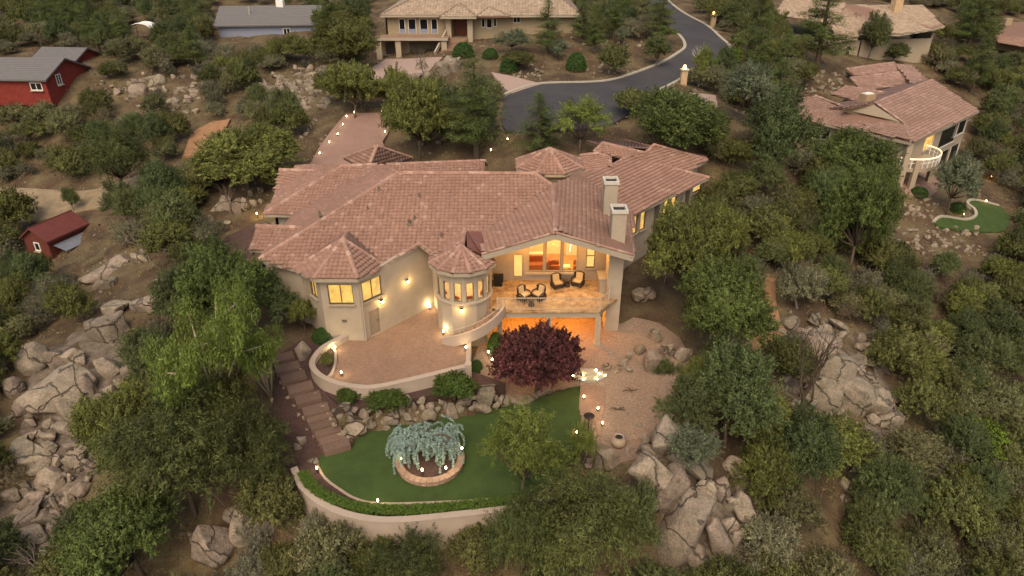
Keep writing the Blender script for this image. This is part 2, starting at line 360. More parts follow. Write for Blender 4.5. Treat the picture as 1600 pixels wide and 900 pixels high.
def offset_line(pts, d):
    P = [np.array(p[:2], float) for p in pts]; out = []
    for i in range(len(P)):
        t = P[min(i+1, len(P)-1)]-P[max(i-1, 0)]; t /= np.linalg.norm(t)+1e-9
        out.append(P[i]+d*np.array([-t[1], t[0]]))
    return out
def ribbon(name, line, z0f, z1f, th, matn, parent=None, closed=False):
    """a wall that follows a plan line; z0f/z1f numbers or lists"""
    n = len(line); a = offset_line(line, th/2); b = offset_line(line, -th/2)
    z0 = z0f if hasattr(z0f, '__len__') else [z0f]*n; z1 = z1f if hasattr(z1f, '__len__') else [z1f]*n
    V = []; F = []
    for i in range(n): V += [(a[i][0], a[i][1], z0[i]), (a[i][0], a[i][1], z1[i]), (b[i][0], b[i][1], z1[i]), (b[i][0], b[i][1], z0[i])]
    for i in range(n-1):
        for k in range(4): F.append((i*4+k, i*4+(k+1) % 4, i*4+4+(k+1) % 4, i*4+4+k))
    F += [(0, 1, 2, 3), ((n-1)*4+3, (n-1)*4+2, (n-1)*4+1, (n-1)*4)]
    m_ = MB(); m_.v = V; m_.f = F
    return m_.build(name, matn, parent)
rng = np.random.default_rng(7)
random.seed(7)
# ================================================================== SETTING
def pts_t(px): return [PT(u, v) for u, v in px]
def pts_z(px, z): return [PZ(u, v, z) for u, v in px]
Zdrape = lambda off: (lambda x, y: ZT(x, y)+off)
Zflat = lambda z: (lambda x, y: np.full(len(np.atleast_1d(x)), z))
lawn_px = [(498,722),(512,702),(548,690),(575,677),(610,666),(650,660),(700,650),(755,645),(800,632),(850,620),(905,600),(912,600),(910,640),(906,660),(896,667),(893,682),(905,696),(880,730),(830,770),(770,781),(700,785),(600,788),(560,781),(530,764),(510,748)]
lawn_l = smooth_line([tuple(p) for p in pts_z(lawn_px, LAWN_Z)], 3, True)
lawn_l = [p[:2] for p in lawn_l]
gravel_l = [p[:2] for p in pts_t([(972,506),(990,496),(1030,505),(1062,528),(1080,560),(1070,590),(1062,640),(1015,690),(1000,715),(930,714),(900,700),(903,660),(907,600),(850,612),(775,622),(738,600),(740,560),(750,535)])]+[(-1.6,40.5),(-1.4,45.0),(6.6,45.0),(6.6,43.0)]
mulch_l = [p[:2] for p in pts_t([(432,558),(470,532),(510,532),(500,545),(488,560),(486,575),(500,595),(520,606),(545,640),(520,652),(552,688),(510,708),(497,728),(465,740),(440,722),(425,650)])]
path_l = [p[:2] for p in pts_t([(908,602),(945,604),(944,640),(936,690),(918,699),(902,694),(893,682),(896,668),(906,660)])]
drive_l = [p[:2] for p in pts_t([(478,268),(500,230),(518,205),(540,179),(612,177),(611,200),(598,222),(612,268)])]
road_px = [(790,205),(787,162),(800,146),(850,132),(940,129),(985,118),(1030,101),(1060,84),(1069,73),(1062,58),(1040,38),(1000,-12),(1030,-12),(1058,14),(1100,38),(1125,59),(1139,74),(1134,89),(1100,106),(1066,123),(1036,140),(1002,162),(960,192),(880,203)]
road_l = [p[:2] for p in smooth_line([tuple(p) for p in pts_t(road_px)], 3, True)]
drive2_l = [p[:2] for p in pts_t([(568,121),(585,104),(604,93),(692,90),(672,110),(645,122),(600,126)])]
drive3_l = [p[:2] for p in pts_t([(768,114),(800,120),(848,132),(800,147),(784,136)])]
drive4_l = [p[:2] for p in pts_t([(1036,140),(1055,146),(1118,150),(1122,166),(1060,160),(1046,152)])]
dirt_l = [p[:2] for p in pts_t([(-60,348),(-60,294),(0,293),(110,300),(150,296),(235,268),(250,272),(195,314),(130,330),(60,345)])]
orange1_l = [p[:2] for p in pts_t([(285,245),(298,208),(328,192),(360,186),(350,206),(318,226),(322,240)])]
orange2_l = [p[:2] for p in pts_t([(1195,432),(1212,436),(1212,470),(1220,505),(1230,520),(1204,545),(1178,572),(1132,566),(1160,540),(1195,520),(1206,495),(1192,460)])]
bare_l = [p[:2] for p in pts_t([(335,395),(350,372),(398,350),(408,370),(392,405)])]
turf2_l = [p[:2] for p in smooth_line([tuple(p) for p in pts_t([(1458,348),(1472,339),(1508,344),(1524,338),(1521,327),(1511,319),(1522,313),(1560,322),(1578,345),(1560,363),(1484,358)])], 3, True)]
twall_px = [(542,523),(508,540),(492,557),(488,572),(501,587),(526,598),(555,603.5),(587,604),(645,592),(731,571)]
twall = smooth_line([tuple(p)[:2] for p in pts_z(twall_px[:-1], 1.6)], 4)+[tuple(PZ(731,571,1.6))[:2]]
tw_corner = twall[-1]; tw_end = tuple(PZ(733,529,1.6))[:2]
terr_l = list(twall)+[tw_end, (-3.3,39.9), (-5.0,41.4), (-5.6,44.0), (-10.1,39.3)]
BED_Z = .75
def lawn_v(u):
    s_ = lawn_px[1:11]
    return float(np.interp(u, [q[0] for q in s_], [q[1] for q in s_]))
bed_l = [p[:2] for p in pts_z([(498,585),(526,600),(555,606),(587,606),(645,595),(731,574)], .95)]+[tuple(PZ(u, lawn_v(u), LAWN_Z).xy+Vector((0, .75))) for u in (790,760,730,700,670,640,610,590,572)]+[tuple(PZ(u, v, .6).xy) for u, v in ((540,640),(515,622),(500,602))]
flat_zones = [(lawn_l, LAWN_Z), (terr_l, .9), (bed_l, .7)]
bed1_l = [p[:2] for p in pts_t([(1212,502),(1290,488),(1335,520),(1385,565),(1425,660),(1400,690),(1330,680),(1240,690),(1222,600)])]
bed2_l = [p[:2] for p in pts_t([(1000,700),(1040,680),(1075,695),(1110,740),(1165,765),(1180,830),(1165,890),(1050,905),(1010,830),(990,760)])]
bed3_l = [p[:2] for p in pts_t([(40,600),(60,545),(150,500),(205,520),(215,590),(165,660),(165,740),(120,820),(60,880),(-20,890),(-10,800),(40,740),(30,670)])]
drape_zones = [bed1_l, bed2_l, bed3_l, gravel_l, mulch_l, path_l, drive_l, road_l, drive2_l, drive3_l, drive4_l, dirt_l, orange1_l, orange2_l, bare_l, turf2_l]

def axis(breaks):
    out = []
    for a, b, s in breaks: out += list(np.arange(a, b, s))
    out.append(breaks[-1][1]); return np.array(out)
gx = axis([(-600,-300,50),(-300,-120,12),(-120,-24,1.4),(-24,26,.6),(26,110,1.4),(110,300,12),(300,600,50)])
gy = axis([(-80,0,10),(0,22,2),(22,62,.6),(62,150,1.4),(150,260,8),(260,700,40)])
GX, GY = np.meshgrid(gx, gy); fx, fy = GX.ravel(), GY.ravel()
gz = ZT(np.clip(fx,-300,300), np.clip(fy,-60,420))
def fbm(x, y):
    return (np.sin(x*.9+1.3*np.sin(y*.7))*np.cos(y*1.1+.8*np.sin(x*.6))*.5+np.sin(x*2.3+y*1.7+2*np.sin(y*.9))*.25+np.sin(x*4.7-y*3.9)*.12)
nzv = fbm(fx, fy)*.28
mask = np.ones(len(fx))
for z_ in drape_zones:
    k = inpoly(fx, fy, z_); mask[k] = 0; gz[k] -= .3
for l_, z_ in flat_zones:
    k = inpoly(fx, fy, l_); mask[k] = 0; gz[k] = np.minimum(gz[k], z_-.3)
gz = gz+nzv*mask*np.where((np.abs(fx) < 18) & (fy > 28) & (fy < 60), .25, 1)
nx, ny = len(gx), len(gy)
ii, jj = np.meshgrid(np.arange(nx-1), np.arange(ny-1)); a_ = (jj*nx+ii).ravel()
struct(link('ground', npmesh('ground', np.stack([fx, fy, gz], 1), np.stack([a_, a_+1, a_+nx+1, a_+nx], 1), ['soil'], smooth=True)))
sheet('gravel_yard', gravel_l, 'gravel', Zdrape(.02), .6, .8)
sheet('mulch_bed', mulch_l, 'mulch', Zdrape(.03), .6, .7)
sheet('paved_path', path_l, 'paver', Zdrape(.06), .5, .6)
sheet('driveway', drive_l, 'drive', Zdrape(.1), .8, 1.5)
road = sheet('road', road_l, 'asphalt', Zdrape(.08), .8, 1.8)
sheet('house_driveway', drive2_l, 'drive2', Zdrape(.1), .8, 1.5)
sheet('driveway_apron', drive3_l, 'drive2', Zdrape(.1), .8, 1.5)
sheet('side_driveway', drive4_l, 'drive2', Zdrape(.1), .8, 1.5)
sheet('dirt_road', dirt_l, 'dirt', Zdrape(.05), .8, 1.6)
sheet('dirt_path', orange1_l, 'orange', Zdrape(.06), .8, 1.2)
sheet('dirt_trail', orange2_l, 'orange', Zdrape(.05), .6, .9)
sheet('bare_soil', bare_l, 'mulch', Zdrape(.05), .6, .9)
sheet('putting_green', turf2_l, 'turf', Zdrape(.08), .6, .9)
sheet('bedrock_slope', bed1_l, 'bedrock', lambda x, y: ZT(x, y)-.3+fbm(x*1.7, y*1.7)*.3, 1.2, .5)
for l_ in (bed2_l, bed3_l): sheet('bedrock_slope', l_, 'bedrock', lambda x, y: ZT(x, y)-.22+fbm(x*1.7, y*1.7)*.2, 1.2, .7)
sheet('lawn', lawn_l, 'turf', Zflat(LAWN_Z), .5, .7)
sheet('courtyard_paving', terr_l, 'paver', Zflat(TERR_Z), 1.4, .8)
sheet('planting_bed', bed_l, 'mulch', Zflat(BED_Z), 1.6, .6)
def kerb(px, w=.45, h=.2):
    l_ = smooth_line([tuple(p) for p in pts_t(px)], 5); z = ZT([p[0] for p in l_], [p[1] for p in l_])
    return ribbon('kerb', l_, list(z-.3), list(z+h), w, 'concrete', road)
kerb([(787,150),(800,144),(850,131),(940,128),(985,117),(1030,100),(1060,83),(1070,73),(1063,58),(1052,50)])
kerb([(1030,-12),(1058,14),(1100,38),(1125,59),(1140,73),(1138,82)])
kerb([(1064,124),(1036,139),(1034,143)])
kl = smooth_line([tuple(p) for p in pts_t([(1458,348),(1472,339),(1508,344),(1524,338),(1521,327),(1511,319),(1522,313),(1560,322)])], 4)
kz = ZT([p[0] for p in kl], [p[1] for p in kl])
tag(ribbon('garden_kerb', kl, list(kz-.3), list(kz+.2), .3, 'concrete'), 'pale curving concrete kerb around the small putting green', 'kerb')

# ================================================================== FOLIAGE AND ROCK PROTOTYPES
def tintcol(n, r, lo=.65, hi=1.3):
    g = r.uniform(lo, hi, n); w = r.normal(0, .05, n)
    return np.stack([g*(1+w), g, g*(1-w*.8), np.ones(n)], 1)
def leaves(r, cen, rad, per, ln, wd, ctint, up=.5, outw=None, hang=0., flat=1., axis=None, alen=None):
    """quads scattered in clumps: cen (N,3), rad (N,), tint per clump"""
    N = len(cen); n = N*per
    c = np.repeat(cen, per, 0); rr = np.repeat(rad, per)
    d = r.normal(size=(n, 3)); d /= np.linalg.norm(d, axis=1)[:, None]
    p = c+d*(rr*r.uniform(.25, 1, n)**.5)[:, None]*np.array([1, 1, flat])
    if axis is not None:
        ax_ = np.repeat(axis, per, 0); uu = r.uniform(-.55, .6, n); p = c+ax_*(uu*np.repeat(alen, per))[:, None]+d*(rr*r.uniform(.2, 1, n)*(1.15-np.abs(uu+.1)*1.1))[:, None]
    nrm = d*.6+r.normal(size=(n, 3))*.55+np.array([0, 0, up])
    if outw is not None: nrm += (c-outw)/(np.linalg.norm(c-outw, axis=1)[:, None]+1e-6)*.5
    nrm /= np.linalg.norm(nrm, axis=1)[:, None]
    t = r.normal(size=(n, 3)); t[:, 2] -= hang*2.5; t = t+(ax_*1.6 if axis is not None else 0); t -= nrm*(t*nrm).sum(1)[:, None]; t /= np.linalg.norm(t, axis=1)[:, None]+1e-6
    b = np.cross(nrm, t); L = (ln*r.uniform(.6, 1.3, n))[:, None]; W = (wd*r.uniform(.6, 1.3, n))[:, None]
    V = np.stack([p-t*L*.5, p+b*W*.5, p+t*L*.5, p-b*W*.5], 1).reshape(-1, 3)
    F = np.arange(n*4).reshape(-1, 4)
    col = tintcol(n, r, .75, 1.25)*np.repeat(ctint, per)[:, None]; col[:, 3] = 1
    return V, F, np.repeat(col, 4, 0)
def lobes(r, n, rx, rz, zc, lob):
    out = []
    for i in range(n):
        for _ in range(30):
            d = r.normal(size=3); d /= np.linalg.norm(d); d[2] = abs(d[2])*1.1-.25
            k = r.uniform(.45, .82); c = np.array([d[0]*rx*k, d[1]*rx*k, zc+d[2]*rz*k])
            if all(np.linalg.norm((c-o[0])*[1, 1, 1.1]) > lob*rx*.62 for o in out): break
        out.append((c, lob*rx*r.uniform(.75, 1.2)))
    return out
def crown_from_lobes(r, lb, dens, cr, per, ln, wd, zmin=.1, lo=.55, hi=1.35, **kw):
    cen = []; tin = []; axs = []; als = []
    allc = np.mean([l[0] for l in lb], 0)
    for c, R_ in lb:
        n = max(5, int(dens*R_*R_)); d = r.normal(size=(n, 3)); d /= np.linalg.norm(d, axis=1)[:, None]
        d[:, 2] = np.where(d[:, 2] < -.45, -d[:, 2], d[:, 2])
        k = r.uniform(.6, 1.08, n); p = c+d*(R_*k)[:, None]*np.array([1, 1, .85])
        cen.append(p); tin.append(r.uniform(lo, hi, n)*r.uniform(.8, 1.2))
        a_ = d+(p-allc)/(np.linalg.norm(p-allc, axis=1)[:, None]+1e-6)*.5+r.normal(size=(n, 3))*.35+np.array([0, 0, .35-kw.get('hang', 0)*2.2])
        axs.append(a_/np.linalg.norm(a_, axis=1)[:, None]); als.append(np.full(n, cr*2.3)*r.uniform(.6, 1.5, n))
    cen = np.concatenate(cen); tin = np.concatenate(tin); axs = np.concatenate(axs); als = np.concatenate(als); k = cen[:, 2] > zmin
    cen, tin, axs, als = cen[k], tin[k], axs[k], als[k]
    return leaves(r, cen, np.full(len(cen), cr*.72)*r.uniform(.7, 1.3, len(cen)), per, ln, wd, tin, outw=allc, axis=axs, alen=als, **kw)
def limbs(r, lb, h0, rad, mb=None, base=(0, 0)):
    mb = mb or MB(); top = Vector((base[0]+r.normal()*.1, base[1]+r.normal()*.1, h0))
    mb.tube([(base[0], base[1], -.5), (base[0], base[1], 0), tuple(top)], [rad*1.3, rad, rad*.7], 7)
    for c, R_ in lb:
        c = Vector(c); mid = top.lerp(c, .5)+Vector((r.normal()*.15, r.normal()*.15, -.1*c.length*.3))
        mb.tube([top, mid, c], [rad*.55, rad*.33, rad*.1], 5)
        for _ in range(2):
            q = c+Vector(r.normal(size=3))*R_*.6; mb.tube([mid.lerp(c, .6), q], [rad*.2, rad*.05], 4)
    return mb
PROTO = {}
def reg(kind, crown, trunkmb, lmat, bmat, dims):
    V, F, col = crown; rad_ = np.hypot(V[:, 0], V[:, 1]); dims = (2*np.percentile(rad_, 99.6), np.percentile(V[:, 2], 99.5))
    cm = npmesh('crown', V, F, ['leaf_'+lmat], col)
    tm = trunkmb.mesh('trunk', bmat, True)
    PROTO.setdefault(kind, []).append((cm, tm, cm, dims))
def bushy(kind, seed, w, h, nl, lob, dens, cr, per, ln, wd, lmat, bmat='bark', zc=.5, trunk=.1, **kw):
    r = np.random.default_rng(seed); lb = lobes(r, nl, w/2, h*.5, h*zc, lob)
    cr_ = crown_from_lobes(r, lb, dens*1.03, cr, int(per*(1.05 if w > 5.5 else 1.3)), ln*(.86 if w > 5.5 else .82), wd*(.9 if w > 5.5 else .85), **kw)
    reg(kind, cr_, limbs(r, lb, h*.25, trunk), lmat, bmat, (w, h))
for s in range(4): bushy('oak', 10+s, 4.2, 3.2, 12, .42, 62, .26, 34, .17, .09, 'oak', zc=.48)
for s in range(2): bushy('oak2', 20+s, 4.2, 3.4, 13, .4, 62, .26, 34, .17, .085, 'oak2', zc=.5)
for s in range(3): bushy('grey', 30+s, 3.4, 2.2, 12, .4, 80, .24, 26, .15, .06, 'grey', 'deadwood', zc=.45)
for s in range(3): bushy('manza', 130+s, 3.8, 2.8, 14, .38, 70, .24, 30, .16, .075, 'manza', 'deadwood', zc=.47)
for s in range(2): bushy('brown', 140+s, 2.8, 1.8, 11, .4, 60, .24, 20, .17, .04, 'brown', 'deadwood', zc=.45)
for s in range(2): bushy('sage', 35+s, 2.6, 1.7, 10, .4, 95, .2, 24, .13, .05, 'sage', 'deadwood', zc=.45)
for s in range(3): bushy('jun', 40+s, 4.2, 4.4, 14, .42, 70, .24, 36, .16, .06, 'jun', zc=.47, lo=.6, hi=1.3)
for s in range(2): bushy('blue', 50+s, 4.0, 4.4, 13, .4, 70, .24, 34, .16, .06, 'blue', zc=.47)
for s in range(2): bushy('round', 55+s, 6.0, 5.4, 26, .3, 62, .3, 46, .19, .07, 'pine', zc=.47, trunk=.16, lo=.65, hi=1.3)
for s in range(2): bushy('bigoak', 60+s, 7.0, 6.0, 26, .31, 46, .34, 44, .2, .09, 'oak2', zc=.5, trunk=.18)
for s in range(2): bushy('locust', 65+s, 5.0, 5.2, 16, .34, 25, .38, 44, .19, .055, 'locust', zc=.55, trunk=.12, hang=.3)
for s in range(2): bushy('feather', 68+s, 6.0, 5.0, 22, .32, 36, .4, 46, .22, .045, 'feath', zc=.5, trunk=.12, hang=.3)
bushy('plum', 72, 6.0, 4.2, 26, .3, 60, .27, 40, .19, .12, 'plum', 'bark', zc=.5, trunk=.14, lo=.5, hi=1.8)
bushy('ivy', 74, 3.0, 1.5, 16, .32, 110, .2, 34, .15, .08, 'ivy', zc=.42, lo=.6, hi=1.3)
bushy('lime', 73, 3.0, 2.6, 9, .42, 90, .22, 40, .17, .1, 'lime', zc=.5)
def clipped(seed, w, h, lmat):
    r = np.random.default_rng(seed); n = 420
    d = r.normal(size=(n, 3)); d /= np.linalg.norm(d, axis=1)[:, None]; d[:, 2] = np.abs(d[:, 2])*1.0
    c = d*np.array([w/2, w/2, h])*.9; c[:, 2] += .02
    V, F, col = leaves(r, c, np.full(n, .13), 26, .09, .055, r.uniform(.75, 1.2, n), outw=np.array([0, 0, h*.3]))
    mb = MB(); mb.tube([(0, 0, -.4), (0, 0, h*.5)], [.06, .04], 6)
    for k in range(6):
        a = k*1.05; mb.tube([(0, 0, h*.1), (math.cos(a)*w*.3, math.sin(a)*w*.3, h*.5)], [.03, .01], 5)
    reg('clipped', (V, F, col), mb, lmat, 'bark', (w, h))
clipped(80, 2.2, 1.6, 'box')
def pine(seed, w, h, lmat='pine', kind='pine'):
    r = np.random.default_rng(seed); mb = MB(); mb.tube([(0,0,-.6),(0,0,0),(.1,0,h*.5),(0,.05,h*.97)], [.24,.2,.13,.03], 8)
    cen = []; tin = []
    lv = int(h/.62)
    for i in range(lv):
        z = h*.2+(h*.8)*i/lv; f = 1-(i/lv); rad = w/2*(f**.75)*r.uniform(.75, 1.1)
        for k in range(int(4+4*f)):
            a = r.uniform(0, 6.28); e = Vector((math.cos(a)*rad, math.sin(a)*rad, z+rad*.12)); mb.tube([(0, 0, z), e], [.05*f+.015, .012], 4)
            m_ = max(2, int(rad/.3))
            for q in range(m_):
                t = (q+1.2)/(m_+.4); cen.append([e.x*t+r.normal()*.14, e.y*t+r.normal()*.14, z+rad*.12*t+r.normal()*.1+.05]); tin.append(r.uniform(.55, 1.35))
    cen.append([0, 0, h]); tin.append(1); cen = np.array(cen)
    cr_ = leaves(r, cen, np.full(len(cen), .36), 44, .2, .04, np.array(tin), up=.4, outw=np.array([0, 0, h*.4]), flat=.75)
    reg(kind, cr_, mb, lmat, 'bark', (w, h))
for s in range(3): pine(90+s, 4.6, 9.0)
def willow(seed, w, h):
    r = np.random.default_rng(seed); mb = MB(); cen = []; tin = []
    for k in range(15):
        a = r.uniform(0, 6.28); rad = w/2*r.uniform(.45, 1); z = h*r.uniform(.55, 1)*(1-.25*rad/(w/2))
        e = Vector((math.cos(a)*rad, math.sin(a)*rad, z)); m1 = Vector((e.x*.35+r.normal()*.2, e.y*.35+r.normal()*.2, z*.55)); m2 = Vector((e.x*.75+r.normal()*.2, e.y*.75+r.normal()*.2, z*.95))
        mb.tube([(0, 0, .1), m1, m2, e], [.09, .07, .045, .015], 5)
        R_ = r.uniform(.6, .95)
        for j in range(34):
            d = r.normal(size=3); d /= np.linalg.norm(d); t = r.uniform(.55, 1.05)
            b_ = np.array(m2.lerp(e, t)); cen.append(b_+d*R_*np.array([1, 1, .6])-np.array([0, 0, r.uniform(0, .45)])); tin.append(r.uniform(.6, 1.35))
    mb.tube([(0, 0, -.5), (0, 0, .15)], [.2, .15], 7)
    cen = np.array(cen); k = cen[:, 2] > .2; cen = cen[k]; tin = np.array(tin)[k]
    reg('willow', leaves(r, cen, np.full(len(cen), .3), 40, .19, .04, tin, up=.35, hang=.8), mb, 'willow', 'palebark', (w, h))
willow(101, 7.0, 6.0); willow(102, 6.0, 5.5)
def dead(seed, h, w, bm='deadwood'):
    r = np.random.default_rng(seed); mb = MB()
    def grow(p, d, l, rad, lev):
        q = p+d*l; mid = p.lerp(q, .5)+Vector(r.normal(size=3))*l*.06; mb.tube([p, mid, q], [rad, rad*.82, rad*.62], 5 if lev < 2 else 4, cap=False)
        if lev >= 4: return
        for _ in range(3 if lev < 3 else 2):
            nd = (d+Vector(r.normal(size=3))*.42*Vector((w/h*1.6, w/h*1.6, .7)).length*.6+Vector((0, 0, .12))).normalized()
            grow(p.lerp(q, r.uniform(.55, 1)), nd, l*r.uniform(.6, .85), rad*.55, lev+1)
    grow(Vector((0, 0, -.3)), Vector((0, 0, 1)), h*.34, h*.02, 0)
    return mb.mesh('bare_tree', bm, True)
DEAD = [dead(110, 5, 2.2, 'bark'), dead(111, 5, 4), dead(112, 5, 4)]
ASPEN = dead(113, 4, 2, 'aspen')

def rockmesh(seed, npt=16, boxy=.5, bev=.16, rough=.035):
    r = np.random.default_rng(seed); bm = bmesh.new()
    for _ in range(npt):
        d = r.normal(size=3); d /= np.linalg.norm(d); m_ = np.abs(d).max(); d = d*(1-boxy)+d/m_*boxy*.85
        bm.verts.new(d*r.uniform(.82, 1.05))
    res = bmesh.ops.convex_hull(bm, input=bm.verts)
    bmesh.ops.delete(bm, geom=[g for g in res['geom_interior'] if isinstance(g, bmesh.types.BMVert)], context='VERTS')
    bmesh.ops.dissolve_limit(bm, angle_limit=R(16), verts=bm.verts, edges=bm.edges)
    bmesh.ops.bevel(bm, geom=list(bm.edges), offset=bev, segments=2, profile=.6, affect='EDGES', clamp_overlap=True)
    bmesh.ops.triangulate(bm, faces=bm.faces)
    bmesh.ops.subdivide_edges(bm, edges=[e for e in bm.edges if e.calc_length() > .3], cuts=1, use_grid_fill=True)
    bmesh.ops.triangulate(bm, faces=bm.faces)
    ph = r.uniform(0, 6, 9)
    for v in bm.verts:
        x, y, z = v.co; n = math.sin(3.1*x+ph[0]+2*math.sin(2*y+ph[1]))+math.sin(4*y+ph[2]+1.5*math.sin(3*z+ph[3]))+math.sin(5*z+ph[4]+2*x)*.7+.6*math.sin(9*x+7*y+ph[5])*math.sin(8*z+ph[6])
        v.co *= 1+n*rough
    me = bpy.data.meshes.new('boulder'); bm.to_mesh(me); bm.free(); me.materials.append(M['granite'])
    me.polygons.foreach_set('use_smooth', [True]*len(me.polygons)); me.update(); return me
ROCK = [rockmesh(200+i, 13+(i % 4)*3, [.35, .6, .75, .5][i % 4], [.14, .1, .2, .24][i % 4]) for i in range(16)]
SMALL = [rockmesh(240+i, 12, .5, .2) for i in range(6)]
# ================================================================== BUILDING HELPERS
TERRA = [(.25,.144,.11), (.262,.152,.116), (.237,.135,.102), (.28,.168,.13), (.252,.147,.112), (.32,.21,.165)]
PW_T = [.29, .26, .2, .13, .1, .02]
def newell(P):
    n = Vector((0, 0, 0)); m_ = len(P)
    for i in range(m_): n += Vector(P[i]).cross(Vector(P[(i+1) % m_]))
    n.normalize(); return n if n.z > 0 else -n
TILE_OBJS = 0
def roof_plane(parent, P, tw=.31, th=.33, pal=TERRA, hgt=.068, thick=.16, name='roof_plane', seg=4, seed=1, over=True):
    P = [Vector(p) for p in P]; n = newell(P); s = Vector((0, 0, 1))-n*n.z; s.normalize(); e = s.cross(n)
    o = sum(P, Vector())/len(P)
    mb = MB(); mb.extr([p-n*.01 for p in P], thick); pl = mb.build(name, 'tileu', parent)
    Q = [((p-o).dot(e), (p-o).dot(s)) for p in P]; H = [(p-o).dot(n) for p in P]
    q = np.array(Q); A = np.hstack([q, np.ones((len(q), 1))]); cf = np.linalg.lstsq(A, np.array(H), rcond=None)[0]
    xs = np.arange(q[:, 0].min()-tw, q[:, 0].max()+tw, tw); ys = np.arange(q[:, 1].min(), q[:, 1].max()+th, th)
    X, Y = np.meshgrid(xs, ys); X = X.ravel(); Y = Y.ravel(); k = inpoly(X, Y+th*.45, Q) | inpoly(X, Y+th*.75, Q); X, Y = X[k], Y[k]
    if len(X) == 0: return pl
    r = np.random.default_rng(seed+len(X)); N = len(X)
    X = X+r.normal(0, .006, N); Y = Y+r.normal(0, .008, N); base = X*cf[0]+Y*cf[1]+cf[2]+r.normal(0, .004, N)+.012
    w = np.linspace(-.5, .5, seg+1); prof = hgt*np.cos(w*math.pi)**.8
    prof = np.nan_to_num(prof)
    loc = []
    for a, b in zip(w, prof): loc.append((a*tw*.98, 0, b+.1))
    for a, b in zip(w, prof): loc.append((a*tw*.98, th*1.02, b))
    for a, b in zip(w, prof): loc.append((a*tw*.98, .0, b-.03))
    loc = np.array(loc); m_ = seg+1
    LX = X[:, None]+loc[None, :, 0]; LY = Y[:, None]+loc[None, :, 1]; LH = base[:, None]+loc[None, :, 2]
    V = np.array(o)[None, None]+LX[..., None]*np.array(e)+LY[..., None]*np.array(s)+LH[..., None]*np.array(n)
    F1 = np.array([(i, i+1, m_+i+1, m_+i) for i in range(seg)]+[(2*m_+i, 2*m_+i+1, i+1, i) for i in range(seg)])
    F = (F1[None]+(np.arange(N)*3*m_)[:, None, None]).reshape(-1, 4)
    ci = r.choice(len(pal), N, p=np.array(PW_T)/sum(PW_T)) if len(pal) == 6 else r.integers(0, len(pal), N)
    col = np.array(pal)[ci]*r.uniform(.95, 1.05, N)[:, None]; col = np.hstack([col, np.ones((N, 1))])
    me = npmesh('roof_tiles', V.reshape(-1, 3), F, ['tile'], np.repeat(col, 3*m_, 0), smooth=False)
    link('roof_tiles', me, pl, 'stuff'); return pl
def caps(parent, lines, pal=TERRA, rad=.17, name='ridge_caps'):
    V = []; F = []; col = []; r = np.random.default_rng(3)
    mb = MB()
    for p, q in lines:
        p, q = Vector(p), Vector(q); d = q-p; L = d.length; d.normalize(); n = max(1, int(L/.38)); side = d.cross(Vector((0, 0, 1))).normalized(); up = side.cross(d)
        for i in range(n):
            a = p+d*(L*i/n); b = p+d*(L*(i+1.12)/n); c = tuple(np.array(pal[r.choice(len(pal))])*r.uniform(1.0, 1.35))+(1.,)
            pts = []
            for (z_, ra) in ((a, rad*1.12), (b, rad*.95)):
                for k in range(5):
                    t = math.pi*k/4; pts.append(z_+side*math.cos(t)*ra+up*(math.sin(t)*ra+.02))
            mb.add(pts, [(k, k+1, 6+k, 5+k) for k in range(4)]+[(0, 1, 2, 3, 4)], c)
    return mb.build(name, 'tile', parent, kind='stuff')
def fascia(parent, pts, h=.22, w=.08, drop=.12, matn='trim', name='fascia'):
    mb = MB()
    for p, q in zip(pts[:-1], pts[1:]): mb.bar(Vector(p)-Vector((0, 0, drop)), Vector(q)-Vector((0, 0, drop)), w, h)
    return mb.build(name, matn, parent)
def wall(parent, A, B, z0, z1, matn='stucco', ops=(), th=.22, top=None, name='wall'):
    """straight wall seen left to right from outside; ops = openings (s0,s1,z0,z1); top = polygon [(s,z)...] added above z1"""
    A = Vector((A[0], A[1], 0)); B = Vector((B[0], B[1], 0)); r = B-A; L = r.length; r.normalize(); n = Vector((r.y, -r.x, 0))
    P = lambda s, z, d=0.: A+r*s+Vector((0, 0, z))-n*d
    S = sorted(set([0, L]+[x for o in ops for x in o[:2]])); Z = sorted(set([z0, z1]+[x for o in ops for x in o[2:4]]))
    mb = MB()
    for i in range(len(S)-1):
        for j in range(len(Z)-1):
            sc, zc = (S[i]+S[i+1])/2, (Z[j]+Z[j+1])/2
            if any(o[0] < sc < o[1] and o[2] < zc < o[3] for o in ops): continue
            mb.add([P(S[i], Z[j]), P(S[i+1], Z[j]), P(S[i+1], Z[j+1]), P(S[i], Z[j+1])], [(0, 1, 2, 3)])
            mb.add([P(S[i], Z[j], th), P(S[i+1], Z[j], th), P(S[i+1], Z[j+1], th), P(S[i], Z[j+1], th)], [(3, 2, 1, 0)])
    for o in ops:
        c = [(o[0], o[2]), (o[1], o[2]), (o[1], o[3]), (o[0], o[3])]
        for (s1, a1), (s2, a2) in zip(c, c[1:]+c[:1]): mb.add([P(s1, a1), P(s2, a2), P(s2, a2, th), P(s1, a1, th)], [(0, 1, 2, 3)])
    c = [(0, z0), (L, z0), (L, z1), (0, z1)]
    for (s1, a1), (s2, a2) in zip(c, c[1:]+c[:1]): mb.add([P(s1, a1), P(s2, a2), P(s2, a2, th), P(s1, a1, th)], [(3, 2, 1, 0)])
    if top:
        m_ = len(top); mb.add([P(s, z) for s, z in top]+[P(s, z, th) for s, z in top], [tuple(range(m_)), tuple(range(2*m_-1, m_-1, -1))]+[(i, i+m_, (i+1) % m_+m_, (i+1) % m_) for i in range(m_)])
    ob = mb.build(name, matn, parent); ob_data = (A, r, n)
    return ob, ob_data
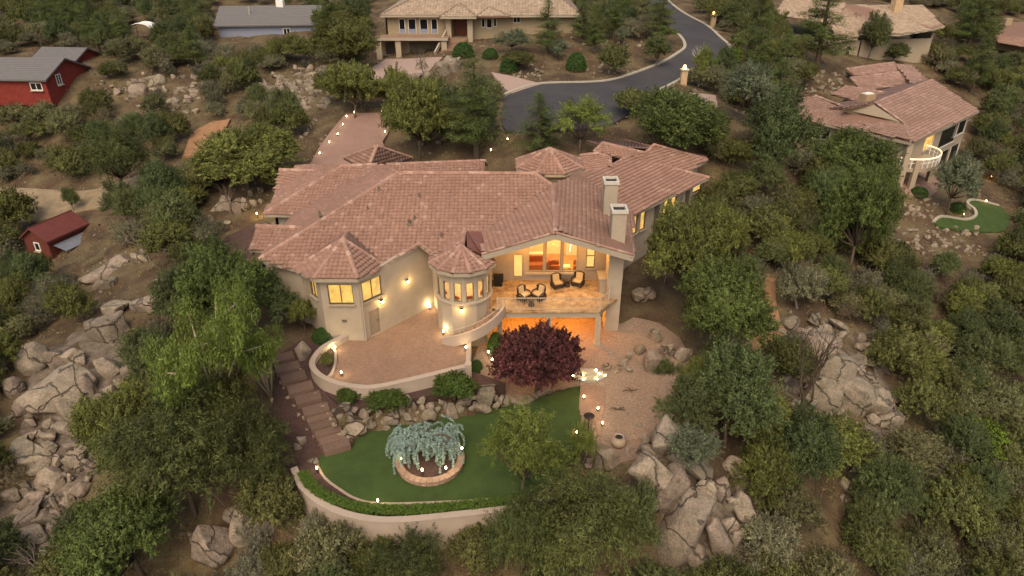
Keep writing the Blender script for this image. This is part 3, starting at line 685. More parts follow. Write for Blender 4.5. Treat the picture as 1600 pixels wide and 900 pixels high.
def window(parent, data, o, cols=2, rows=1, lit=None, frame='trim', surround='trim', fw=.06, sill=True, name='window', backd=.2):
    A, r, n = data; s0, s1, z0, z1 = o; P = lambda s, z, d=0.: A+r*s+Vector((0, 0, z))-n*d; up = Vector((0, 0, 1))
    mb = MB(); ax = (r, n, up)
    def bx(sa, sb, za, zb, d, t): mb.box(P((sa+sb)/2, (za+zb)/2, d), (sb-sa, t, zb-za), ax=ax)
    bx(s0, s1, z0, z0+fw, .09, .07); bx(s0, s1, z1-fw, z1, .09, .07); bx(s0, s0+fw, z0+fw, z1-fw, .09, .07); bx(s1-fw, s1, z0+fw, z1-fw, .09, .07)
    for i in range(1, cols): c = s0+(s1-s0)*i/cols; bx(c-fw*.45, c+fw*.45, z0+fw, z1-fw, .09, .06)
    for j in range(1, rows): c = z0+(z1-z0)*j/rows; bx(s0+fw, s1-fw, c-fw*.4, c+fw*.4, .09, .05)
    f = mb.build(name, frame, parent)
    for i in range(cols):
        for j in range(rows):
            a0 = s0+(s1-s0)*i/cols+fw*.5; a1 = s0+(s1-s0)*(i+1)/cols-fw*.5; b0 = z0+(z1-z0)*j/rows+fw*.4; b1 = z0+(z1-z0)*(j+1)/rows-fw*.4
            MB().box(P((a0+a1)/2, (b0+b1)/2, .1), (a1-a0, .012, b1-b0), ax=ax).build('pane', 'glass' if lit else 'glassd', f)
    if lit and lit != 'open': MB().box(P((s0+s1)/2, (z0+z1)/2, backd), (s1-s0+.02, .02, z1-z0+.02), ax=ax).build('blind', lit, f)
    if sill: MB().box(P((s0+s1)/2, z0-.05, -.04), (s1-s0+.16, .2, .1), ax=ax).build('sill', surround, f)
    return f
def point(name, loc, w, col=(1, .72, .38), rad=.1, parent=None):
    l = bpy.data.lights.new(name, 'POINT'); l.energy = w*LAMP; l.color = col; l.shadow_soft_size = rad
    o = bpy.data.objects.new(name, l); C.objects.link(o); o.location = loc
    if parent is not None: o.parent = parent
    return o

# ================================================================== MAIN HOUSE
H = empty('tile_roof_house', 'large stucco house with terracotta tile roof, round tower and glowing windows', 'house', (0, 44, 0))
H.location = (0, 0, 0)
SL = .4167
ZM = lambda y: 6.1+(y-41.5)*SL
PM = lambda u, v: PPL(u, v, (0, 41.5, 6.1), Vector((0, -SL, 1)))
PLm = lambda u, v: PPL(u, v, (-17, 45, 6.1), Vector((-SL, 0, 1)))
PL2 = lambda u, v: PPL(u, v, (-19.3, 55, 6.1), Vector((-SL, 0, 1)))
RL, RR = PM(622,271), PM(836,272); E0 = Vector((-17, 41.5, 6.1)); GB = PZ(863,291,8.85)
G0 = PZ(868,364,8.5); G1 = PZ(990,399,6.85); G2 = PZ(754,397,6.85); F1 = PZ(985,337,6.1); F2 = PZ(1107,278,6.1)
bayL, bayR, bayT = PM(460,420), PM(601,416), PM(543,363); notch = PM(655,380); twl = PM(676,396); panL, panT = PM(735,372), PM(735,360); V1 = PM(757,361)
twr = PM(726,359)
main_poly = [RL, E0, bayL, bayT, bayR, notch, twl, twr, panT, V1, GB, RR]
roof_plane(H, main_poly)
L2a = Vector((-19.3, 49.6, 6.1)); L2t = Vector((-14.06, 54.84, 8.28)); V2 = Vector((-17, 49.6, 6.1)); L2r = Vector((-11.2, 54.84, 8.4)); L2b = PZ(463,258,6.7)
RLb = Vector((-10.8, 54.5, 8.45))
roof_plane(H, [RL, RLb, L2r, V2, E0], seed=2)
roof_plane(H, [L2a, V2, L2r, L2t], seed=3)
roof_plane(H, [L2a, L2t, PZ(512,259,7.6), L2b], seed=4)
l1a, l1b, l1c, l1d = PZ(400,354,7.0), PLm(471,356), PZ(390,389,6.15), PLm(420,391)
roof_plane(H, [l1a, l1c, l1d, l1b], seed=5); roof_plane(H, [l1a, l1b, l1b+Vector((-1.2, 2.6, -1.0)), l1a+Vector((-.8, 2.2, -1.0))], seed=6)
l3a, l3b, l3c, l3d = PZ(437,266,7.1), PL2(503,268), PZ(429,301,6.05), PL2(444,301)
roof_plane(H, [l3a, l3c, l3d, l3b], seed=7); roof_plane(H, [l3a, l3b, l3b+Vector((-1, 2.4, -.9)), l3a+Vector((-.5, 2.4, -.9))], seed=8)
# rear strip, garage hip, back slopes
S1, S2 = PZ(604,258,8.3), PZ(758,252,8.3)
roof_plane(H, [S1, Vector((S1.x, S1.y-3.6, 6.9)), Vector((S2.x, S2.y-4.2, 6.7)), S2], seed=9)
roof_plane(H, [S1, S2, Vector((S2.x, 62, 6.2)), Vector((S1.x, 62, 6.2))], seed=10)
roof_plane(H, [RL, RR, Vector((RR.x+2, 57, 6.6)), Vector((RL.x-2, 57, 6.6))], seed=11)
roof_plane(H, [L2t, L2r, Vector((-9, 60, 6.1)), Vector((-19.3, 60.2, 6.1))], seed=12)
gA, gF, gL, gR_ = PZ(589,229,8.1), PZ(574,266,6.3), PZ(537,247,6.3), PZ(643,247,6.2)
gB = Vector((gA.x+.5, gA.y+5, 6.3))
for s_, (a, b) in enumerate([(gL, gF), (gF, gR_), (gR_, gB), (gB, gL)]): roof_plane(H, [gA, a, b], seed=20+s_)
# deck gable
roof_plane(H, [G0, G2, V1, GB], seed=13)
T_ = PZ(903,268,8.4)
roof_plane(H, [G0, GB, T_, F1, G1], seed=14)
R2, Rm = PZ(980,246,8.0), PZ(952,262,8.05)
roof_plane(H, [F1, F2, R2, Rm, T_], seed=15)
q1, q2, q3 = PZ(906,244,8.5), PZ(934,240,8.6), PZ(953,247,8.2)
roof_plane(H, [q1, PZ(904,268,8.0), PZ(953,262,8.0), q3, q2], seed=16)
a1, a2, a3, a4 = PZ(942,224,8.7), PZ(928,238,8.2), PZ(980,246,8.05), PZ(1008,240,8.1)
roof_plane(H, [a1, a2, a3, a4], seed=17)
b1, b2, b3 = PZ(1022,227,8.4), PZ(1104,250,6.7), PZ(1078,266,6.6)
roof_plane(H, [b1, a4, a3, PZ(1040,262,7.1), b3, b2], seed=18)
roof_plane(H, [b1, b2, b2+Vector((-3, 6, -.3)), b1+Vector((-2, 5, -1.2))], seed=19)
roof_plane(H, [a1, a4, b1, b1+Vector((-2, 5, -1.2)), a1+Vector((-1, 4.5, -1.2))], seed=24)
roof_plane(H, [R2, F2, F2+Vector((-4.5, 4.5, -.1)), R2+Vector((-1.5, 4, -1.3))], seed=25)
# entry turret
tc = Vector((3.1, 55.2, 0)); ring = [tc+Vector((2.95*math.cos(R(22.5+45*k)), 2.95*math.sin(R(22.5+45*k)), 8.35)) for k in range(8)]; tap = tc+Vector((0, 0, 9.65))
for k in range(8): roof_plane(H, [tap, ring[k], ring[(k+1) % 8]], seed=30+k)
mbt = MB()
rin = [tc+Vector((2.4*math.cos(R(22.5+45*k)), 2.4*math.sin(R(22.5+45*k)), 0)) for k in range(8)]
for k in range(8): a, b = rin[k], rin[(k+1) % 8]; mbt.add([a+Vector((0,0,3)), b+Vector((0,0,3)), b+Vector((0,0,8.3)), a+Vector((0,0,8.3))], [(0, 1, 2, 3)])
mbt.build('turret_wall', 'stucco', H)
fascia(H, ring+[ring[0]], .2, .08, .1)
# bay roof (left turret)
bA = PZ(536,375,7.5); b_l, b_fl, b_fr, b_r = bayL, PZ(490,436,6.1), PZ(559,436,6.1), bayR
roof_plane(H, [bA, bayT, b_l], seed=40); roof_plane(H, [bA, b_l, b_fl], seed=41); roof_plane(H, [bA, b_fl, b_fr], seed=42); roof_plane(H, [bA, b_fr, b_r], seed=43); roof_plane(H, [bA, b_r, bayT], seed=44)
# round tower roof
TC = Vector((-3.3, 41.4, 0)); TR = 1.9; tA = TC+Vector((-.05, .1, 7.05))
er = [TC+Vector((2.3*math.cos(R(a)), 2.3*math.sin(R(a)), 6.2)) for a in range(170, 372+1, 29)]
for k in range(len(er)-1): roof_plane(H, [tA, er[k], er[k+1]], seed=50+k)
roof_plane(H, [tA, er[0], twl, twr], seed=60)
pan = MB(); pan.extr([panT, V1, G2+Vector((-.05, .1, -.03)), er[-1]+Vector((0, .2, .12)), tA+Vector((.35, .15, -.05)), twr+Vector((.1, 0, -.03))], .1).build('roof_pan', 'pan', H)
caps(H, [(RL, E0), (RL, RR), (RR, GB), (GB, G0), (L2t, L2a), (L2t, L2r), (L2t, PZ(512,259,7.6)), (l1a, l1b), (l3a, l3b), (S1, S2), (gA, gF), (gA, gL), (gA, gR_), (bA, b_fl), (bA, b_fr), (bA, bayT), (bA, b_l), (bA, b_r),
         (R2, F2), (R2, Rm), (q1, q2), (q2, q3), (q3, PZ(953,262,8.05)), (a1, a4), (a1, a2), (b1, b2), (b1, a4), (tA, twr), (RL, RLb)]+[(tA, e_) for e_ in er[1:-1]]+[(tap, e_) for e_ in ring])
caps(H, [(G0, G1), (G0, G2), (notch, bayR), (notch, twl)], rad=.1, name='rake_caps')
fascia(H, [E0, bayL, b_fl, b_fr, b_r, notch, twl]); fascia(H, er); fascia(H, [G2, G0, G1], .38, .14, .24); fascia(H, [G1, F1, F2], .2); fascia(H, [E0, V2, L2a], .2); fascia(H, [L2a, L2b], .2); fascia(H, [b2, b3], .2); fascia(H, [l1c, l1d], .2); fascia(H, [l3c, l3d], .2)
for u, v, s_ in ((640,352,.16),(500,338,.1),(592,300,.09),(575,330,.08),(690,372,.09),(655,310,.08),(648,345,.08)):
    q_ = PM(u, v); m_ = MB(); m_.tube([q_-Vector((0, 0, .1)), q_+Vector((0, 0, .42))], [s_*.7, s_*.7], 8); m_.lathe([(s_*1.5, -.02), (s_*.75, .1)], (q_.x, q_.y, q_.z+.1), 8); m_.build('vent_pipe', 'trimd', H)
# walls, windows
def shell(pts, z0, z1, matn='stucco'):
    for a, b in zip(pts[:-1], pts[1:]): wall(H, a, b, z0, z1, matn)
wa, wb, wc, wd = (-14.0, 40.9), (-12.45, 39.1), (-9.95, 39.1), (-5.75, 43.9)
wall(H, (-16.4, 42.0), wa, .3, 6.02)
_, dd = wall(H, wa, wb, .3, 6.0, ops=[(.75, 1.75, 4.1, 5.5)]); window(H, dd, (.75, 1.75, 4.1, 5.5), 2, 1, 'blind', frame='trimd')
_, dd = wall(H, wb, wc, .3, 6.0, ops=[(.45, 2.1, 4.0, 5.45)]); window(H, dd, (.45, 2.1, 4.0, 5.45), 2, 1, 'blind', frame='trimd')
mbx = MB(); mbx.box((-11.15, 39.05, 2.75), (.3, .06, .14)); mbx.build('wall_vent', 'trimd', H)
Ld = (Vector(wd)-Vector(wc)).length
_, dd = wall(H, wc, wd, .3, 6.0, ops=[(.25, 1.85, 4.0, 5.45), (.55, 1.4, 1.22, 3.15)], top=[(1.6, 6.0), (Ld, 6.0), (Ld, ZM(43.8)-.12), (2.6, ZM(41.4)+.1)])
window(H, dd, (.25, 1.85, 4.0, 5.45), 2, 1, 'blind', frame='trimd')
A_, r_, n_ = dd
dr = MB().box(A_+r_*.975+Vector((0, 0, 2.185))-n_*.12, (.83, .05, 1.91), ax=(r_, n_, Vector((0, 0, 1)))).build('door', 'tandoor', H)
MB().box(A_+r_*1.3+Vector((0, 0, 2.2))-n_*.08, (.05, .06, .12), ax=(r_, n_, Vector((0, 0, 1)))).build('handle', 'iron', dr)
wall(H, wd, (-5.0, 42.2), .3, 6.5)
wall(H, (-16.4, 52), (-16.4, 42.0), .5, 6.0); wall(H, (-18.7, 60), (-18.7, 50.2), 1, 6.0); wall(H, (-18.7, 50.2), (-16.4, 50.2), 1, 6.0)
wall(H, l1c.xy+Vector((.5, .4)), l1c.xy+Vector((2.6, .4)), .5, 6.0); wall(H, l1c.xy+Vector((.5, 4)), l1c.xy+Vector((.5, .4)), .5, 6.0)
wall(H, l3c.xy+Vector((.5, .4)), l3c.xy+Vector((2.6, .4)), 1, 6.0); wall(H, l3c.xy+Vector((.5, 4)), l3c.xy+Vector((.5, .4)), 1, 6.0)
wall(H, (-18.7, 60), (-8, 60), 1, 6.0)
# tower
nf = 14; da = 360/nf
tdata = []
for k in range(nf):
    ac = -90-9+da*k; a0, a1 = R(ac-da/2), R(ac+da/2)
    p0 = (TC.x+TR*math.cos(a0), TC.y+TR*math.sin(a0)); p1 = (TC.x+TR*math.cos(a1), TC.y+TR*math.sin(a1)); w_ = 2*TR*math.sin(R(da/2))
    has = k in (nf-3, nf-2, nf-1, 0, 1, 2, 3)
    op = (w_/2-.26, w_/2+.26, 3.9, 5.3)
    _, dd = wall(H, p0, p1, .2, 6.15, ops=[op] if has else [], name='tower_wall', th=.14)
    if has: window(H, dd, op, 1, 1, 'open', frame='trimd', sill=False, fw=.05)
MB().lathe([(1.93, 3.66), (1.99, 3.68), (1.99, 3.8), (1.93, 3.82)], tuple(TC), 28).build('tower_band', 'stucco', H)
MB().lathe([(1.75, DECK_Z-.1), (1.75, DECK_Z)], tuple(TC), 14).build('tower_floor', 'infloor', H)
MB().lathe([(1.8, 6.0), (1.8, 6.1)], tuple(TC), 14).build('tower_ceiling', 'inwall', H)
MB().lathe([(.28, 2.8), (.1, 2.85), (.1, 3.5), (.75, 3.52), (.75, 3.56)], (TC.x, TC.y+.1, 0), 18).build('round_table', 'sofa', H)
for a in (200, 250, 290, 340):
    m_ = MB(); c = TC+Vector((1.1*math.cos(R(a)), 1.1*math.sin(R(a)), 0)); m_.box(c+Vector((0, 0, 3.25)), (.42, .42, .08), R(a)); m_.box(c+Vector((.2*math.cos(R(a)), .2*math.sin(R(a)), 3.65)), (.06, .42, .75), R(a))
    for i in (-1, 1):
        for j in (-1, 1): m_.box(c+Vector((i*.17, j*.17, 3.02)), (.05, .05, .44))
    m_.build('dining_chair', 'sofa', H)
point('tower_lamp', (TC.x, TC.y+.3, 5.6), 400, (1, .72, .38), .15, H)
# deck wall, living room
DY = 44.9
Lr = [(2.75, 3.9, 3.45, 6.7), (4.0, 5.15, 3.45, 6.8), (5.25, 6.35, 3.45, 6.7)]
dw = [(-1.45, DY), (7.5, DY)]
o_d = (1.5, 2.3, 2.82, 4.95); o_w = (6.85, 7.5, 3.8, 5.7)
ops_ = [o_d, o_w]+[(a-.12, b-.12, c, d) for a, b, c, d in Lr]
_, dd = wall(H, *dw, DECK_Z, 6.85, ops=ops_, top=[(0, 6.85), (8.95, 6.85), (8.95, 6.95), (4.3, 8.45), (0, 6.95)])
for o in ops_[2:]: window(H, dd, o, 1, 1, 'open', frame='trim', fw=.08, sill=False)
MB().box(((2.6+6.35)/2-1.45-.1, DY-.07, 3.38), (4.0, .26, .14)).build('window_ledge', 'stucco', H)
window(H, dd, o_w, 1, 2, 'blindp', frame='trimd')
A_, r_, n_ = dd
gd = MB()
for sa, sb, za, zb in ((1.5,1.62,2.82,4.95), (2.18,2.3,2.82,4.95), (1.62,2.18,2.82,3.1), (1.62,2.18,4.8,4.95)): gd.box((-1.45+(sa+sb)/2, DY+.1, (za+zb)/2), (sb-sa, .06, zb-za))
gd = gd.build('glass_door', 'trim', H); MB().box((-1.45+1.9, DY+.1, 3.95), (.58, .012, 1.72)).build('pane', 'glass', gd); MB().box((-1.45+1.9, DY+.19, 3.9), (.85, .02, 2.1)).build('blind', 'blindp', gd)
rm = MB(); x0, x1, y0, y1 = .9, 7.3, DY+.22, DY+4.6
rm.box(((x0+x1)/2, (y0+y1)/2, 2.74), (x1-x0, y1-y0, .1)); rm.build('room_floor', 'infloor', H)
rw = MB(); rw.box(((x0+x1)/2, y1, 5), (x1-x0, .1, 4.6)); rw.box((x0, (y0+y1)/2, 5), (.1, y1-y0-.1, 4.6)); rw.box((x1, (y0+y1)/2, 5), (.1, y1-y0-.1, 4.6)); rw.build('room_wall', 'inwall', H)
so = MB(); so.box((1.9, DY+1.9, 3.05), (1.5, .8, .45)); so.box((1.9, DY+2.25, 3.4), (1.5, .25, .7)); so.box((1.1, DY+1.9, 3.25), (.2, .8, .55)); so.box((2.7, DY+1.9, 3.25), (.2, .8, .55)); so.build('sofa', 'sofa', H)
so = MB(); so.box((1.8, DY+2.7, 3.5), (1.6, .5, .5)); so.build('console', 'linen', H)
for cx in (3.15, 5.05):
    ch = MB(); ch.box((cx, DY+1.3, 3.1), (.8, .75, .4)); ch.box((cx+(.3 if cx > 4 else -.3), DY+1.35, 3.5), (.2, .75, .8)); ch.box((cx, DY+.95, 3.35), (.8, .16, .35)); ch.box((cx, DY+1.7, 3.4), (.8, .16, .5)); ch.build('armchair', 'sofa', H)
tb = MB(); tb.box((4.1, DY+1.5, 3.2), (.6, .6, .06)); [tb.box((4.1+i*.24, DY+1.5+j*.24, 2.98), (.05, .05, .4)) for i in (-1, 1) for j in (-1, 1)]; tb.build('coffee_table', 'linen', H)
pc = MB(); pc.box((3.35, y1-.09, 4.75), (1.2, .05, .9)); pc.build('picture', 'art', H); pc = MB(); pc.box((1.7, y1-.09, 4.9), (.8, .05, 1.0)); pc.build('picture', 'art', H)
lp = MB(); lp.lathe([(.16, 0), (.03, .05), (.03, .6), (.22, .62), (.12, .95)], (5.9, DY+2.4, 2.8), 12); lp.build('floor_lamp', 'linen', H)
fp = MB(); fp.box((4.9, y1-.2, 3.7), (1.3, .3, 1.8)); fp.box((4.9, y1-.25, 4.7), (1.6, .4, .1)); fp.build('fireplace', 'linen', H)
point('room_lamp', (3.2, DY+2.2, 6.3), 800, (1, .72, .38), .25, H); point('room_lamp', (5.6, DY+1.8, 5.4), 400, (1, .72, .38), .2, H)
# side walls of the deck, fireplace stack
wall(H, (-1.45, 42.0), (-1.45, DY), DECK_Z, 6.7)
wall(H, (7.5, DY+.2), (7.5, 43.2), 0, 6.6); wall(H, (7.7, 43.4), (9.0, 49.3), 0, 6.2)
ck = MB(); ck.box((7.15, 42.75, 3.2), (1.0, 1.35, 6.9)); ck.build('fireplace_stack', 'stucco', H)
fpl = MB(); fpl.box((6.45, 43.4, 3.35), (.45, 1.2, 1.1)); fpl.box((6.42, 43.4, 3.95), (.6, 1.4, .1)); fpl.build('outdoor_hearth', 'stucco', H)
def chimney(x, y, z0, z1, w, d):
    c = MB(); c.box((x, y, (z0+z1)/2), (w, d, z1-z0)); c = c.build('chimney', 'stucco', H)
    m_ = MB(); t = .13
    for sx, sy, bw, bd in ((0, -1, w+.14, t), (0, 1, w+.14, t), (-1, 0, t, d+.14-2*t), (1, 0, t, d+.14-2*t)): m_.box((x+sx*(w/2+.07-t/2), y+sy*(d/2+.07-t/2), z1+.11), (bw, bd, .24))
    m_.build('chimney_cap', 'capst', c); MB().box((x, y, z1+.03), (w-.14, d-.14, .05)).build('flue', 'iron', c)
    MB().box((x, y-d/2-.012, z1-.62), (.5, .03, .42)).build('vent_panel', 'capst', c); MB().lathe([(.11, 0), (.11, .02)], (0, 0, 0), 12).build('vent', 'iron', c)
    v = c.children[-1]; v.location = (x, y-d/2-.03, z1-.62); v.rotation_euler = (R(90), 0, 0)
chimney(7.15, 42.75, 6.5, 9.15, .95, 1.1); chimney(7.1, 46.9, 6.6, 9.7, .95, 1.1)
# right wing walls
fa, fb = Vector((9.0, 49.9)), Vector((17.3, 58.9)); fl = (fb-fa).length
ow = [(.9, 1.7, 3.9, 5.5), (2.1, 2.9, 3.9, 5.5), (5.6, 6.5, 4.0, 5.7), (6.8, 7.7, 4.0, 5.7), (10.4, 12.0, 4.9, 5.5)]
_, dd = wall(H, fa, fb, .5, 6.0, ops=ow)
for o in ow: window(H, dd, o, 1, 1, 'blindp' if o[0] > 10 else 'blind', frame='trimd')
for s in (4.4, 9.4):
    A_, r_, n_ = dd; MB().box(A_+r_*s+Vector((0, 0, 3.4))+n_*.06, (.5, .14, 5.2), ax=(r_, n_, Vector((0, 0, 1)))).build('pilaster', 'trimd', H)
wall(H, fb, fb+Vector((-4, 4.2)), .5, 6.0); wall(H, b3.xy+Vector((-.5, .4)), b2.xy+Vector((-.6, .4)), 1, 6.5)
# deck
dk = empty
deck = MB(); deck.extr([Vector((-1.3, 40.25, DECK_Z)), Vector((6.0, 40.25, DECK_Z)), Vector((6.75, 41.3, DECK_Z)), Vector((7.4, 42.0, DECK_Z)), Vector((7.4, DY, DECK_Z)), Vector((-1.4, DY, DECK_Z)), Vector((-1.4, 41.2, DECK_Z))], .14)
deck = deck.build('deck_floor', 'deckt', H)
bm_ = MB(); bm_.box((2.35, 40.5, 2.46), (7.3, .35, .38)); bm_.bar((5.9, 40.45, 2.46), (6.7, 41.9, 2.46), .3, .38); bm_.build('deck_beam', 'trim', deck)
for x in (-.85, 2.55, 5.95):
    c_ = MB(); c_.box((x, 40.5, 1.05), (.34, .34, 2.46)); c_.box((x, 40.5, -.0), (.46, .46, .4)); c_.build('column', 'stucco', deck)
rails = [(-1.0, 40.33), (5.98, 40.33), (6.7, 41.35), (6.75, 42.0)]
rl = MB(); bl = MB()
for a, b in zip(rails[:-1], rails[1:]):
    rl.bar((a[0], a[1], DECK_Z+.98), (b[0], b[1], DECK_Z+.98), .05, .045); rl.bar((a[0], a[1], DECK_Z+.12), (b[0], b[1], DECK_Z+.12), .05, .05)
    L = (Vector(b)-Vector(a)).length; n_ = int(L/.125)
    for i in range(n_+1): p = Vector(a).lerp(Vector(b), i/n_); bl.box((p.x, p.y, DECK_Z+.55), (.018, .018, .84))
rl = rl.build('railing', 'railw', deck)
bl.build('balusters', 'railw', rl, kind='stuff')
for x, y in rails[:3]: MB().box((x, y, DECK_Z+.52), (.09, .09, 1.04)).build('railing_post', 'railw', rl)
wall(H, (-1.4, 44.7), (7.4, 44.7), -.3, 2.66, ops=[(.3, 1.3, .9, 2.1), (3.4, 6.4, .02, 2.2)])
_, dd = wall(H, (-3.3, 43.3), (-1.4, 43.6), -.3, 2.66, ops=[(.9, 1.5, .9, 2.0)]); window(H, dd, (.9, 1.5, .9, 2.0), 1, 1, 'blind', frame='trim')
lw = wall(H, (-1.4, 44.71), (7.4, 44.71), -.3, -.2)[1]
window(H, lw, (.3, 1.3, .9, 2.1), 2, 1, 'blind'); window(H, lw, (3.4, 6.4, .02, 2.2), 3, 1, 'blind', sill=False, name='sliding_door')
for x in (.6, 4.2): point('soffit_lamp', (x, 42.6, 2.35), 560, (1, .42, .07), .12, H)
point('deck_lamp', (1.0, 43.4, 5.8), 300, (1, .52, .15), .15, H); point('deck_lamp', (5.2, 43.2, 5.9), 240, (1, .52, .15), .15, H)
# outside stair round the tower
ns = 10; a_s, a_e = -117, -22; ri, ro = 1.97, 2.95
st = bpy.data.objects.new('stair', None); C.objects.link(st); st.parent = H
for k in range(ns):
    t0, t1 = R(a_s+(a_e-a_s)*k/ns), R(a_s+(a_e-a_s)*(k+1)/ns+.8); z = TERR_Z+(DECK_Z-TERR_Z)*(k+1)/ns
    P = [TC+Vector((ri*math.cos(t0), ri*math.sin(t0), z)), TC+Vector((ro*math.cos(t0), ro*math.sin(t0), z)), TC+Vector((ro*math.cos(t1), ro*math.sin(t1), z)), TC+Vector((ri*math.cos(t1), ri*math.sin(t1), z))]
    MB().extr(P, .22).build('step', 'paver', st)
ln = [(TC.x+(ro+.06)*math.cos(R(a_s+(a_e-a_s)*k/20)), TC.y+(ro+.06)*math.sin(R(a_s+(a_e-a_s)*k/20))) for k in range(21)]
zl = [TERR_Z+(DECK_Z-TERR_Z)*k/20 for k in range(21)]
ribbon('stringer', ln, [z-.3 if i else TERR_Z-.1 for i, z in enumerate(zl)], [z+.5 for z in zl], .16, 'stucco_l', st)
hr = MB(); hr.tube([(x, y, z+.95) for (x, y), z in zip(ln, zl)], [.025]*21, 5)
for i in range(0, 21, 5): hr.bar((ln[i][0], ln[i][1], zl[i]+.3), (ln[i][0], ln[i][1], zl[i]+.95), .02, .02)
hr.build('handrail', 'railw', st)
for x_, y_ in ((-14.15, 40.95), (-9.8, 38.95)):
    m_ = MB(); m_.bar((x_, y_, .6), (x_, y_, 5.9), .09, .09); m_.build('downpipe', 'trim', H)
# wall lamps
def sconce(p, n):
    n = Vector(n).normalized(); r_ = Vector((-n.y, n.x, 0)); up = Vector((0, 0, 1)); p = Vector(p)
    b = MB().box(p+n*.03, (.16, .05, .26), ax=(r_, n, up)); b.box(p+n*.12+up*.1, (.2, .16, .05), ax=(r_, n, up)); b = b.build('wall_lamp', 'iron', H)
    MB().lathe([(.04, -.08), (.085, -.03), (.085, .03), (.05, .07)], tuple(p+n*.13), 10).build('bulb', 'bulb', b)
    point('wall_lamp_light', p+n*.3, 38, (1, .66, .26), .08, b)
nd = Vector((Vector(wd)-Vector(wc)).y, ) if False else None
rD = (Vector((*wd, 0))-Vector((*wc, 0))).normalized(); nD = Vector((rD.y, -rD.x, 0))
sconce(Vector((*wc, 3.55))+rD*1.65+nD*.02, nD); sconce(Vector((*wc, 4.15))+rD*4.0+nD*.02, nD)
at = R(-92); sconce(TC+Vector((1.9*math.cos(at), 1.9*math.sin(at), 3.35)), (math.cos(at), math.sin(at), 0))

# ================================================================== COURTYARD WALL, GARDEN
cw = ribbon('courtyard_wall', twall, .0, 1.56, .3, 'stucco_l'); tag(cw, 'low curved stucco wall enclosing the paved courtyard below the tower', 'wall')
cap = ribbon('wall_cap', twall, 1.56, 1.64, .36, 'stucco_l', cw)
c2 = ribbon('side_wall', [tw_corner, tw_end], -.2, 1.57, .3, 'stucco_l', cw)
pst = MB(); pst.box((tw_corner[0]+.02, tw_corner[1], .75), (.4, .4, 2.0)); pst.build('corner_pier', 'stucco_l', cw)
cb = smooth_line([tuple(PZ(u, v, TERR_Z))[:2] for u, v in [(513,543),(524,551),(524,570),(519,585),(512,592)]], 5)
tag(ribbon('planter_kerb', cb, .9, 1.36, .16, 'stucco_l'), 'short curved kerb of the planted corner inside the courtyard wall', 'kerb')
sheet('courtyard_planter', [tuple(PZ(u, v, 1.25))[:2] for u, v in [(513,543),(524,551),(524,570),(519,585),(512,592),(502,585),(494,572),(497,556)]], 'mulch', Zflat(1.27), .3, .4)
# lawn retaining wall, hedge
lw_px = [(459,731),(465,745),(472,760),(495,781),(522,796),(552,806),(590,812),(627,812),(665,809),(722,803),(775,797),(830,790),(868,776)]
lwl = smooth_line([tuple(p)[:2] for p in pts_z(lw_px, -.25)], 4)
rw_ = ribbon('retaining_wall', lwl, -2.8, -.27, .3, 'stucco_l'); tag(rw_, 'curved pale stucco retaining wall holding up the lawn', 'wall')
ribbon('wall_cap', lwl, -.27, -.2, .38, 'stucco_l', rw_)
hl_px = [(474,741),(482,756),(500,772),(526,785),(560,795),(600,800),(650,799),(700,795),(765,789),(820,783)]
hl = smooth_line([tuple(p) for p in pts_z(hl_px, -.3)], 6)
sheet('hedge_bed', [p[:2] for p in lwl]+[tuple(PZ(u, v, -.5))[:2] for u, v in [(880,757),(830,772),(780,783),(700,786),(600,789),(558,782),(530,766),(508,749),(496,728),(478,722)]], 'mulch', Zflat(-.46), .5, .5)
r = np.random.default_rng(55); hc = []; nh = 2200; ha = offset_line(hl, .27); hb = offset_line(hl, -.27)
for i in range(nh):
    k = r.integers(0, len(hl)-1); t = r.uniform(); w_ = r.uniform(); p = (ha[k]*(1-t)+ha[k+1]*t)*w_+(hb[k]*(1-t)+hb[k+1]*t)*(1-w_); hc.append((p[0], p[1], -.5+(r.uniform(.06, .4) if r.uniform() < .4 else r.uniform(.36, .44))))
V, F, col = leaves(r, np.array(hc), np.full(nh, .09), 16, .085, .05, r.uniform(.75, 1.2, nh), up=.8)
tag(link('hedge', npmesh('hedge', V, F, ['leaf_hedge'], col)), 'bright green clipped hedge along the curved retaining wall', 'hedge')
ek = smooth_line([tuple(PZ(u, v, -.5))[:2] for u, v in [(496,728),(508,748),(530,765),(558,781),(600,788),(700,785),(770,781)]], 5)
tag(ribbon('lawn_edging', ek, -.7, -.43, .14, 'terracotta'), 'thin tan edging between the lawn and the hedge', 'edging')
# ring planter with bricks
RC = PZ(672, 716, -.2); RR_ = 1.72
rp = empty('ring_planter', 'round brick planter on the lawn around the weeping blue cedar', 'planter', (RC.x, RC.y, LAWN_Z))
bmsh = MB().box((0, 0, 0), (.3, .27, .115)).mesh('brick', 'brick'); bmsh2 = MB().box((0, 0, 0), (.3, .4, .07)).mesh('cap_brick', 'brick')
for row in range(3):
    for k in range(34):
        a = 2*math.pi*(k+.5*(row % 2))/34; o = link('brick', bmsh if row < 2 else bmsh2, rp); o.location = (RR_*math.cos(a), RR_*math.sin(a), .06+.125*row-(.02 if row == 2 else 0)); o.rotation_euler = (0, 0, a+R(90))
MB().lathe([(RR_-.12, -.1), (RR_-.12, .22)], (0, 0, 0), 30).build('soil', 'mulch', rp)
